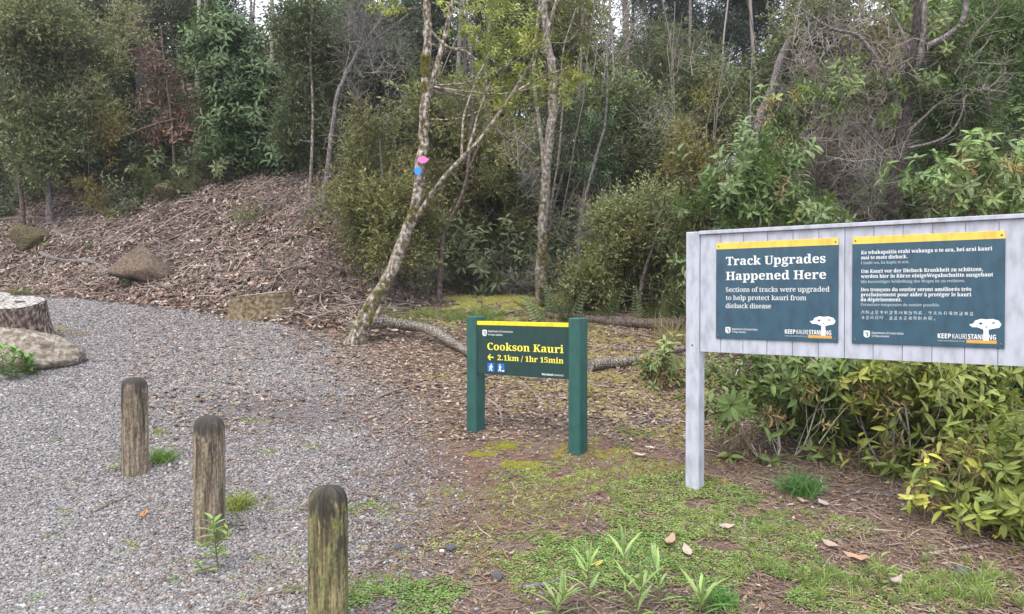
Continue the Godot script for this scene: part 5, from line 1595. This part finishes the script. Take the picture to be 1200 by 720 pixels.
	plant("slender_tree", "mossy orange-stained slender stem right of the leaning tree", "tree", {"x": 514, "d": 13.6, "bark": "bark_brown", "r": 0.042, "r1": 0.02, "trunk": [[518, 288], [528, 258], [540, 232], [548, 200], [552, 150], [556, 100], [550, 50], [545, 0]], "stems": [[0.02, 0.01, [548, 200], [565, 160], [572, 110]]],
		"kind": "fine", "tint": Color(0.16, 0.17, 0.06), "size": 0.9, "clumps": [[545, 130, 30, 30, 22], [520, 200, 26, 26, 22], [560, 210, 24, 24, 20]], "limb": 0.01})
	plant("slender_tree", "thin grey stem rising from the grey-green shrub", "tree", {"x": 676, "d": 16.0, "bark": "bark_grey", "r": 0.045, "r1": 0.02, "trunk": [[680, 270], [684, 240], [690, 215], [700, 180], [710, 140], [712, 80]], "kind": "broad", "tint": Color(0.10, 0.15, 0.07), "size": 0.8, "clumps": [[700, 200, 22, 20, 16], [720, 235, 26, 14, 20], [705, 150, 26, 26, 26]], "limb": 0.01})
	plant("slender_tree", "thin pale stem close behind the two-stemmed tree", "tree", {"x": 646, "d": 17.5, "bark": "bark_pale", "r": 0.04, "r1": 0.02, "trunk": [[645, 310], [644, 280], [646, 240], [655, 180], [660, 120]], "kind": "fine", "tint": Color(0.08, 0.10, 0.05), "clumps": [[660, 150, 36, 36, 45]], "limb": 0.01})
	plant("bare_leaning_tree", "bare grey trunk leaning right above the large-leaved shrub", "tree", {"x": 868, "d": 16.0, "bark": "bark_grey", "r": 0.10, "r1": 0.09, "trunk": [[885, 170], [900, 118], [918, 66], [930, 38], [946, -5], [962, -60]], "stems": [[0.03, 0.015, [935, 25], [960, 45], [1000, 70]], [0.025, 0.012, [940, 10], [915, -10]]], "kind": "twiggy", "tint": Color(0.22, 0.2, 0.19), "clumps": [[950, 40, 30, 20, 14]], "limb": 0.01})
	plant("slender_tree", "straight dark stem behind the shrub right of the large-leaved one", "tree", {"x": 985, "d": 11.5, "bark": "bark_brown", "r": 0.055, "r1": 0.03, "trunk": [[985, 260], [975, 210], [965, 165], [955, 125], [950, 80]], "stems": [[0.012, 0.008, [983, 240], [975, 180], [952, 120]]], "kind": "twiggy", "tint": Color(0.2, 0.17, 0.15), "clumps": [[970, 200, 30, 40, 30], [1000, 240, 30, 25, 25]], "limb": 0.01})
	# the small-leaved tree on the left bank and its neighbours
	d = -on_ground(60, 264).z
	plant("small_leaved_tree", "slender grey-green small-leaved tree on the left bank", "tree", {"x": 60, "d": d, "bark": "bark_grey", "r": 0.085, "r1": 0.03, "trunk": [[57, 225], [54, 190], [48, 150], [45, 100], [50, 50], [42, 0], [40, -40]], "stems": [[0.035, 0.012, [52, 170], [75, 120], [95, 80]], [0.03, 0.012, [48, 150], [22, 110], [5, 70]], [0.025, 0.01, [46, 105], [75, 60], [100, 30]]],
		"kind": "fine", "tint": Color(0.29, 0.30, 0.15), "size": 1.2, "vary": 0.35, "limb": 0.012, "gaps": 0.16,
		"clumps": [[40, 50, 50, 40, 70], [90, 75, 45, 36, 70], [112, 120, 34, 28, 50], [28, 130, 40, 36, 60], [75, 135, 40, 24, 45], [20, 15, 45, 26, 50], [118, 65, 26, 32, 34], [10, 90, 36, 36, 45], [70, 105, 36, 30, 45], [60, 170, 26, 18, 18], [135, 95, 14, 18, 14], [75, 20, 40, 24, 40], [150, 30, 20, 30, 20]]})
	plant("dry_shrub", "yellow-brown fine-leaved shrub on the bank below the small-leaved tree", "shrub", {"x": 106, "d": d - 0.2, "bark": "bark_brown", "r": 0.02, "r1": 0.008, "leafy": "foliage", "trunk": [[106, 240], [104, 200], [102, 150], [100, 120]], "kind": "fine", "tint": Color(0.25, 0.21, 0.07), "more": 1.2, "size": 0.85, "limb": 0.007, "gaps": 0.22,
		"clumps": [[108, 160, 40, 14, 46], [90, 180, 36, 14, 34], [112, 205, 22, 18, 22], [120, 240, 24, 18, 30], [105, 255, 26, 12, 20], [130, 150, 20, 16, 18]]})
	plant("dark_conifer", "massive dark conifer trunk standing behind the withered leaves", "tree", {"x": 180, "d": 23.5, "bark": "bark_dark", "r": 0.50, "r1": 0.42, "sides": 14, "trunk": [[180, 130], [178, 80], [175, 40], [172, 0], [170, -60]], "kind": "conifer", "tint": Color(0.075, 0.095, 0.055), "size": 1.9, "limb": 0.05, "rise": -0.2,
		"clumps": [[230, 25, 50, 26, 80], [270, 60, 40, 30, 60], [130, 20, 40, 30, 60], [200, -10, 80, 25, 90], [150, 60, 26, 30, 40], [235, 90, 26, 26, 36]]})
	plant("dark_conifer", "second dark conifer trunk behind the small-leaved tree", "tree", {"x": 110, "d": 24.5, "bark": "bark_dark", "r": 0.44, "r1": 0.40, "sides": 14, "trunk": [[110, 130], [108, 80], [106, 40], [105, 0], [104, -60]], "stems": [[0.12, 0.08, [130, 110], [131, 50], [131, -20]]], "kind": "conifer", "tint": Color(0.075, 0.095, 0.06), "size": 1.9, "limb": 0.05, "rise": -0.2,
		"clumps": [[60, 20, 40, 26, 50], [80, 70, 30, 30, 40], [150, 110, 30, 26, 40], [20, 50, 36, 36, 50], [130, 150, 40, 26, 50], [60, 120, 36, 30, 45]]})
	plant("withered_shrub", "brown withered leaves hanging from a broken branch on the bank", "shrub", {"x": 205, "d": 20.3, "bark": "bark_brown", "r": 0.05, "r1": 0.02, "leafy": "foliage", "trunk": [[203, 170], [198, 120], [192, 70], [188, 30]], "stems": [[0.04, 0.02, [205, 140], [175, 148], [150, 158], [125, 163]]], "kind": "dead", "tint": Color(0.25, 0.17, 0.13), "more": 1.2, "size": 1.1, "limb": 0.014, "rise": -0.5, "gaps": 0.2,
		"clumps": [[198, 75, 24, 26, 30], [205, 120, 34, 32, 52], [222, 145, 28, 24, 44], [190, 160, 30, 14, 26], [180, 60, 18, 20, 14], [205, 30, 14, 16, 10], [235, 120, 12, 20, 12]]})
	plant("glossy_shrub", "tall dense glossy dark green shrub at the top of the bank", "shrub", {"x": 312, "d": 19.0, "bark": "bark_dark", "r": 0.08, "r1": 0.03, "trunk": [[312, 190], [305, 150], [290, 100], [280, 60]], "leafy": "foliage", "kind": "broad", "tint": Color(0.10, 0.165, 0.065), "size": 1.3, "vary": 0.35,
		"clumps": [[270, 70, 38, 34, 75], [300, 110, 42, 36, 95], [325, 155, 38, 34, 85], [280, 150, 34, 34, 75], [262, 110, 26, 36, 60], [340, 190, 26, 22, 40], [295, 190, 36, 20, 50], [255, 45, 30, 26, 45], [330, 115, 24, 26, 40]]})
	plant("olive_shrub", "olive small-leaved shrub behind the leaning tree's lower trunk", "shrub", {"x": 445, "d": 13.4, "bark": "bark_brown", "r": 0.03, "r1": 0.012, "trunk": [[445, 320], [440, 270], [448, 220], [445, 170]], "leafy": "foliage", "kind": "fine", "tint": Color(0.20, 0.20, 0.075), "more": 1.35, "gaps": 0.2, "size": 1.05, "vary": 0.35, "limb": 0.01, "twigs": 9,
		"clumps": [[430, 200, 36, 34, 80], [462, 240, 34, 38, 90], [428, 255, 30, 32, 70], [478, 190, 26, 36, 60], [425, 300, 26, 26, 40], [495, 270, 24, 30, 40], [445, 155, 34, 24, 50], [460, 300, 30, 24, 36], [410, 230, 18, 40, 36], [520, 240, 18, 30, 26]]})
	plant("greygreen_shrub", "wide grey-green fine-leaved shrub between the two signs", "shrub", {"x": 745, "d": 12.6, "bark": "bark_brown", "r": 0.05, "r1": 0.015, "trunk": [[750, 350], [755, 320], [765, 290], [775, 260]], "leafy": "foliage", "kind": "fine", "tint": Color(0.25, 0.265, 0.115), "size": 0.95, "vary": 0.35, "limb": 0.014, "twigs": 8,
		"clumps": [[700, 325, 32, 20, 60], [735, 290, 38, 30, 95], [720, 262, 26, 16, 36], [770, 255, 40, 22, 75], [785, 295, 36, 34, 90], [755, 330, 40, 24, 75], [690, 345, 26, 13, 36], [812, 270, 26, 40, 60], [800, 340, 30, 24, 55], [715, 345, 36, 15, 46], [780, 365, 24, 10, 18]]})
	plant("yellow_shrub", "yellow-brown fine-leaved shrub beside the large-leaved one", "shrub", {"x": 822, "d": 10.8, "bark": "bark_brown", "r": 0.02, "r1": 0.01, "trunk": [[822, 300], [824, 250], [820, 200], [818, 150]], "leafy": "foliage", "kind": "fine", "tint": Color(0.24, 0.215, 0.07), "more": 1.3, "size": 0.75, "limb": 0.007, "gaps": 0.18,
		"clumps": [[818, 165, 24, 36, 50], [826, 230, 22, 36, 56], [812, 200, 22, 30, 36], [806, 130, 20, 22, 26], [838, 120, 22, 18, 20], [822, 265, 22, 20, 30]]})
	# right side
	plant("bare_tree", "dark-trunked tree with pale bare branching limbs behind the board", "tree", {"x": 1042, "d": 10.4, "stem_bark": "bark_grey", "bark": "bark_dark", "r": 0.115, "r1": 0.04, "trunk": [[1045, 255], [1050, 205], [1057, 165], [1063, 125], [1068, 80], [1072, 40], [1076, 0], [1080, -40]],
		"stems": [[0.04, 0.012, [1057, 140], [1046, 100], [1028, 70], [1005, 42], [975, 34], [945, 15], [935, 5]], [0.03, 0.012, [1064, 110], [1072, 78], [1058, 40], [1040, 5], [1032, -20]], [0.025, 0.01, [1058, 160], [1080, 140], [1100, 122], [1128, 108]], [0.022, 0.008, [1056, 175], [1090, 168], [1115, 155], [1128, 130], [1128, 105]], [0.02, 0.008, [1052, 195], [1020, 160], [1000, 140]], [0.018, 0.006, [1046, 100], [1035, 78], [1030, 90], [1040, 110], [1030, 125]], [0.06, 0.03, [1068, 90], [1080, 60], [1082, 20], [1085, -20]], [0.05, 0.03, [1085, 55], [1110, 42], [1130, 20], [1132, -20]]],
		"kind": "broad", "tint": Color(0.17, 0.22, 0.07), "size": 0.75, "more": 1.1, "limb": 0.01, "gaps": 0.2, "twigs": 7,
		"clumps": [[1000, 70, 40, 20, 26], [1040, 130, 30, 20, 18], [1085, 85, 26, 26, 28], [1020, 20, 45, 20, 30], [1100, 30, 36, 20, 32], [1070, 100, 22, 16, 14], [1085, 130, 20, 16, 10], [985, 110, 26, 26, 22], [1110, 65, 26, 22, 24]]})
	plant("white_patched_tree", "slim forked tree with white bark patches near the right edge", "tree", {"x": 1140, "d": 11.0, "bark": "bark_pale", "r": 0.075, "r1": 0.045, "trunk": [[1140, 230], [1147, 190], [1158, 155], [1164, 120], [1166, 80], [1168, 40], [1167, 0], [1165, -50]],
		"stems": [[0.04, 0.02, [1166, 118], [1180, 98], [1194, 75], [1210, 50]], [0.045, 0.02, [1171, 62], [1182, 40], [1190, 15], [1195, -20]], [0.015, 0.008, [1155, 165], [1125, 190], [1110, 210]]],
		"kind": "conifer", "tint": Color(0.12, 0.19, 0.065), "size": 1.0, "limb": 0.012, "rise": 0.0, "gaps": 0.2,
		"clumps": [[1130, 60, 36, 20, 55], [1180, 120, 36, 30, 65], [1125, 120, 34, 24, 55], [1190, 30, 30, 26, 45], [1150, 90, 36, 14, 40], [1195, 170, 30, 30, 45], [1110, 160, 30, 24, 36], [1140, 15, 40, 16, 40], [1180, 75, 30, 16, 36]]})
	plant("right_thicket_tree", "leafy green sapling with thin stems at the far right edge", "tree", {"x": 1192, "d": 11.6, "bark": "bark_brown", "r": 0.04, "r1": 0.02, "trunk": [[1192, 260], [1190, 200], [1196, 140], [1194, 80]], "kind": "broad", "tint": Color(0.10, 0.165, 0.06), "size": 0.8, "limb": 0.01, "clumps": [[1195, 110, 30, 30, 36], [1190, 190, 30, 30, 34], [1175, 240, 30, 20, 24], [1205, 60, 30, 30, 26]]})

func build_forest() -> void:
	# trees that stand behind, one by one
	var dark := Color(0.10, 0.13, 0.065)
	var mid := Color(0.175, 0.205, 0.09)
	var olive := Color(0.225, 0.225, 0.09)
	var blue := Color(0.06, 0.08, 0.065)
	for f in [[575, 19, "conifer", dark, "dark evergreen tree behind the mossy orange-stained stem", 180, 300], [545, 17, "fine", olive, "olive-leaved tree behind the leaning tree's right limb", 120, 250], [690, 20, "broad", dark, "dark leafy tree behind the two-stemmed pale tree", 200, 300], [740, 19, "fine", mid, "grey-green tree filling the space above the wide shrub", 120, 240], [800, 22, "conifer", mid, "dull green conifer above the yellow-brown shrub", 60, 230], [770, 27, "conifer", blue, "blue-black conifer rising highest between the signs", -40, 120], [870, 28, "conifer", blue, "dark conifer at the top behind the bare leaning trunk", -40, 110], [940, 17, "fine", mid, "feathery green tree behind the large-leaved shrub", 30, 240], [1005, 15, "fine", olive, "twiggy olive tree left of the dark-trunked bare tree", 20, 240], [1090, 15, "broad", mid, "green leafy tree behind the dark-trunked bare tree", 20, 240], [1160, 17, "conifer", mid, "green conifer behind the white-patched tree", -20, 240], [1230, 14, "broad", mid, "leafy tree cut off by the right picture edge", 0, 260], [455, 20, "fine", dark, "dark small-leaved tree behind the leaning tree's upper trunk", 20, 200], [405, 21, "broad", mid, "green leafy tree behind the two slender trunks", 10, 200], [385, 24, "conifer", mid, "soft green conifer behind the glossy shrub", 60, 170], [30, 20, "fine", mid, "green tree behind the small-leaved tree at left edge", 0, 190], [650, 24, "fine", olive, "pale twiggy tree behind the two stems' upper half", -20, 160], [600, 24, "fine", mid, "grey-green tree behind the yellow-green foliage", -20, 180], [510, 26, "conifer", blue, "blue-black conifer behind the leaning tree's top", -30, 120]]:
		rng.seed = int(f[0]) + 7000
		var clumps := []
		var n := 9
		for k in n:
			var y := lerpf(f[5], f[6], (k + 0.5) / n) + rnd(-12, 12)
			clumps.append([f[0] + rnd(-42, 42), y, rnd(30, 46), rnd(20, 32), 42 if f[1] > 18 else 34, rnd(-0.8, 0.8)])
		var trunk := []
		var x: float = f[0]
		for k in 6:
			x += rnd(-6, 6)
			trunk.append([x, lerpf(290, -60, k / 5.0)])
		plant("forest_tree", f[4], "tree", {"x": f[0], "d": f[1] + 0.0, "bark": ["bark_dark", "bark_grey", "bark_brown"][rng.randi() % 3], "r": rnd(0.05, 0.09), "r1": 0.035, "trunk": trunk, "kind": f[2], "tint": f[3], "size": 1.6, "more": 2.3, "vary": 0.45, "limb": 0.022, "gaps": 0.08, "clumps": clumps, "group": "trees standing back in the forest"})
	# the far wood behind them reads as one mass
	rng.seed = 8101
	var forest := Node3D.new()
	forest.name = "forest"
	tag(forest, "dark mass of distant trees closing the view", "", "", "stuff")
	add_child(forest)
	var sky := [[325, 45, 60], [205, 15, 40], [20, 30, 50], [405, 5, 45], [893, 42, 36], [812, 52, 44], [697, 40, 30], [1178, 14, 34], [575, 30, 30], [125, 55, 24]]
	var groups := {"conifer": [], "fine": [], "broad": []}
	var trunks := MB.new()
	for i in range(-120, 1340, 52):
		for j in range(-40, 345, 42):
			var x := i + rnd(-22, 22)
			var y := j + rnd(-18, 18)
			var open := false
			for s in sky:
				if Vector2(x - s[0], y - s[1]).length() < s[2] + 26.0:
					open = true
			if open or (y < 60.0 and rng.randf() < 0.35):
				continue
			var d := rnd(25, 37)
			var c := at(x, y, d)
			if c.y < height(c.x, c.z) - 0.5:
				continue
			(groups[pick(["conifer", "fine", "broad"])] as Array).append([c, Vector3(1.5, 1.2, 1.3) * rnd(0.8, 1.3), 75])
	for i in 34:
		var d := rnd(20, 36)
		var b := under(rnd(180, 1280), d)
		var top := b + Vector3(rnd(-0.8, 0.8), rnd(9, 14), rnd(-0.5, 0.5))
		var r := rnd(0.03, 0.10)
		trunks.col = Color(0.10, 0.088, 0.08) * rnd(0.6, 3.2)
		var s := smooth([b - Vector3(0, 0.3, 0), b.lerp(top, 0.35) + rdir() * 0.25, b.lerp(top, 0.7) + rdir() * 0.3, top], [r, r * 0.85, r * 0.7, r * 0.5], 0.05)
		trunks.tube(s[0], s[1], 6)
	for i in 30:
		var d := rnd(15.5, 22.0)
		var b := under(rnd(440, 1250), d)
		if at(0, 0, d).z > -13.0: continue
		var lean := Vector3(rnd(-1.6, 1.6), rnd(5, 9), rnd(-0.5, 0.5))
		var r := rnd(0.012, 0.03)
		trunks.col = Color(0.21, 0.19, 0.17) * rnd(0.4, 1.4)
		var s := smooth([b - Vector3(0, 0.2, 0), b + lean * 0.3 + rdir() * 0.3, b + lean * 0.65 + rdir() * 0.4, b + lean], [r, r * 0.85, r * 0.65, r * 0.4], 0.05)
		trunks.tube(s[0], s[1], 5)
		for k in 4:
			var a: Vector3 = s[0][3 + rng.randi() % 7]
			var e := a + Vector3(rnd(-0.9, 0.9), rnd(0.5, 1.5), rnd(-0.3, 0.3))
			trunks.tube([a, a.lerp(e, 0.5) + rdir() * 0.15, e], [r * 0.5, r * 0.35, 0.004], 4, 0, null, false)
	part("trunks", trunks, mats.twig, forest).set_meta("kind", "stuff")
	var tone := {"conifer": dark, "fine": mid, "broad": dark}
	for kind in groups:
		fill(forest, "foliage", kind, groups[kind], tone[kind], 2.0, 0.5, 0.05)
	# brushwood and low growth along the forest edge
	rng.seed = 8202
	var low := Node3D.new()
	low.name = "undergrowth"
	tag(low, "tangle of dry brown twigs and low ferns at the forest edge", "", "", "stuff")
	add_child(low)
	var twigs := []
	var ferns := []
	var leafy := []
	for i in 36:
		var p := under(rnd(470, 640), rnd(14.5, 18.0))
		twigs.append([p + Vector3(0, rnd(0.05, 0.5), 0), Vector3(0.5, 0.35, 0.4), 14])
	for i in 12:
		var p := under(rnd(290, 440), rnd(12.6, 16.5))
		twigs.append([p + Vector3(0, rnd(0.1, 0.5), 0), Vector3(0.4, 0.4, 0.4), 9])
	for i in 90:
		var p := under(rnd(640, 1260), rnd(14.0, 19.0))
		twigs.append([p + Vector3(0, rnd(0.1, 1.6), 0), Vector3(0.6, 0.5, 0.5), 11])
	for i in 60:
		var p := under(rnd(850, 1240), rnd(9.5, 13.0))
		twigs.append([p + Vector3(0, rnd(0.1, 2.2), 0), Vector3(0.5, 0.6, 0.5), 10])
	fill(low, "twigs", "twiggy", twigs, Color(0.19, 0.16, 0.145), 1.0, 0.5, -0.1, 0.5)
	var grey_twigs := []
	for i in 60:
		var x := rnd(930, 1180)
		grey_twigs.append([at(x, rnd(20, 250), rnd(10.2, 14.5)), Vector3(0.5, 0.5, 0.4), 6])
	for i in 22:
		var x := rnd(400, 800)
		grey_twigs.append([at(x, rnd(20, 260), rnd(14.5, 18.0)), Vector3(0.6, 0.6, 0.4), 6])
	fill(low, "twigs", "twiggy", grey_twigs, Color(0.24, 0.21, 0.19), 1.3, 0.5, -0.1, 0.6)
	for i in 60:
		var p := under(rnd(470, 860), rnd(15.5, 21.0))
		leafy.append([p + Vector3(0, rnd(0.2, 1.5), 0), Vector3(0.7, 0.5, 0.6), 16])
	for i in 36:
		var p := under(rnd(470, 640), rnd(15.0, 18.0))
		leafy.append([p + Vector3(0, rnd(0.1, 0.7), 0), Vector3(0.6, 0.4, 0.5), 12])
	for i in 110:
		var p := under(rnd(820, 1260), rnd(10.0, 16.0))
		leafy.append([p + Vector3(0, rnd(0.2, 2.2), 0), Vector3(0.6, 0.5, 0.5), 13])
	for i in 34:
		var p := under(rnd(140, 420), rnd(19.0, 22.0))
		leafy.append([p + Vector3(0, rnd(0.2, 0.9), 0), Vector3(0.7, 0.4, 0.5), 10])
	for i in 120:
		var p := under(rnd(-60, 450), rnd(21.5, 26.0))
		leafy.append([p + Vector3(0, rnd(0.1, 3.6), 0), Vector3(0.9, 0.7, 0.7), 24])
	fill(low, "foliage", "broad", leafy, Color(0.115, 0.145, 0.065), 1.3, 0.5, 0.05, 0.4)
	for i in 60:
		var p := under(rnd(640, 880), rnd(11.5, 15.0))
		ferns.append([p + Vector3(0, 0.1, 0), Vector3(0.3, 0.1, 0.3), 5])
	fill(low, "fronds", "fern", ferns, Color(0.11, 0.15, 0.06), 0.9, 0.4, 0.0, 0.8)

# ---------------------------------------------------------------- everything
func _ready() -> void:
	cam = Camera3D.new()
	cam.name = "camera"
	cam.fov = 43.47
	cam.position = EYE
	cam.rotation_degrees = Vector3(-0.825, 0, 0)
	cam.near = 0.05
	cam.far = 300.0
	cam.current = true
	add_child(cam)
	var sky := ProceduralSkyMaterial.new()
	sky.sky_top_color = Color(0.86, 0.89, 0.95)
	sky.sky_horizon_color = Color(0.93, 0.94, 0.96)
	sky.sky_curve = 0.2
	sky.ground_bottom_color = Color(0.3, 0.29, 0.28)
	sky.ground_horizon_color = Color(0.55, 0.55, 0.55)
	sky.sky_energy_multiplier = 1.0
	var env := Environment.new()
	env.background_mode = Environment.BG_SKY
	env.sky = Sky.new()
	env.sky.sky_material = sky
	env.tonemap_mode = Environment.TONE_MAPPER_LINEAR
	env.tonemap_exposure = 2.7
	env.fog_enabled = true
	env.fog_density = 0.0008
	env.fog_light_color = Color(0.92, 0.93, 0.95)
	env.sdfgi_enabled = true
	env.ssao_enabled = true
	env.ssil_enabled = true
	var we := WorldEnvironment.new()
	we.name = "environment"
	we.environment = env
	add_child(we)
	var sun := DirectionalLight3D.new()
	sun.name = "overcast_sun"
	sun.light_energy = 0.45
	sun.light_angular_distance = 40.0
	sun.light_color = Color(1.0, 0.98, 0.95)
	sun.rotation_degrees = Vector3(-58, -28, 0)
	sun.shadow_enabled = true
	add_child(sun)

	wavy.seed = 1
	wavy.frequency = 0.05
	rough.seed = 2
	rough.frequency = 0.1
	rough.fractal_octaves = 3
	patchy.seed = 3
	patchy.frequency = 0.1
	patchy.fractal_octaves = 2
	serif_bold = font("Droid Serif", 700)
	serif = font("Droid Serif", 400)
	sans = font("Droid Sans", 400)
	sans_bold = font("Droid Sans", 700)
	make_materials()
	make_sprigs()
	build_ground()
	build_info_board()
	build_track_sign()
	build_bollards()
	build_trees()
	build_near_shrubs()
	build_forest()
	build_rocks()
	build_logs()
	build_low_plants()
	build_ground_cover()
	build_litter()
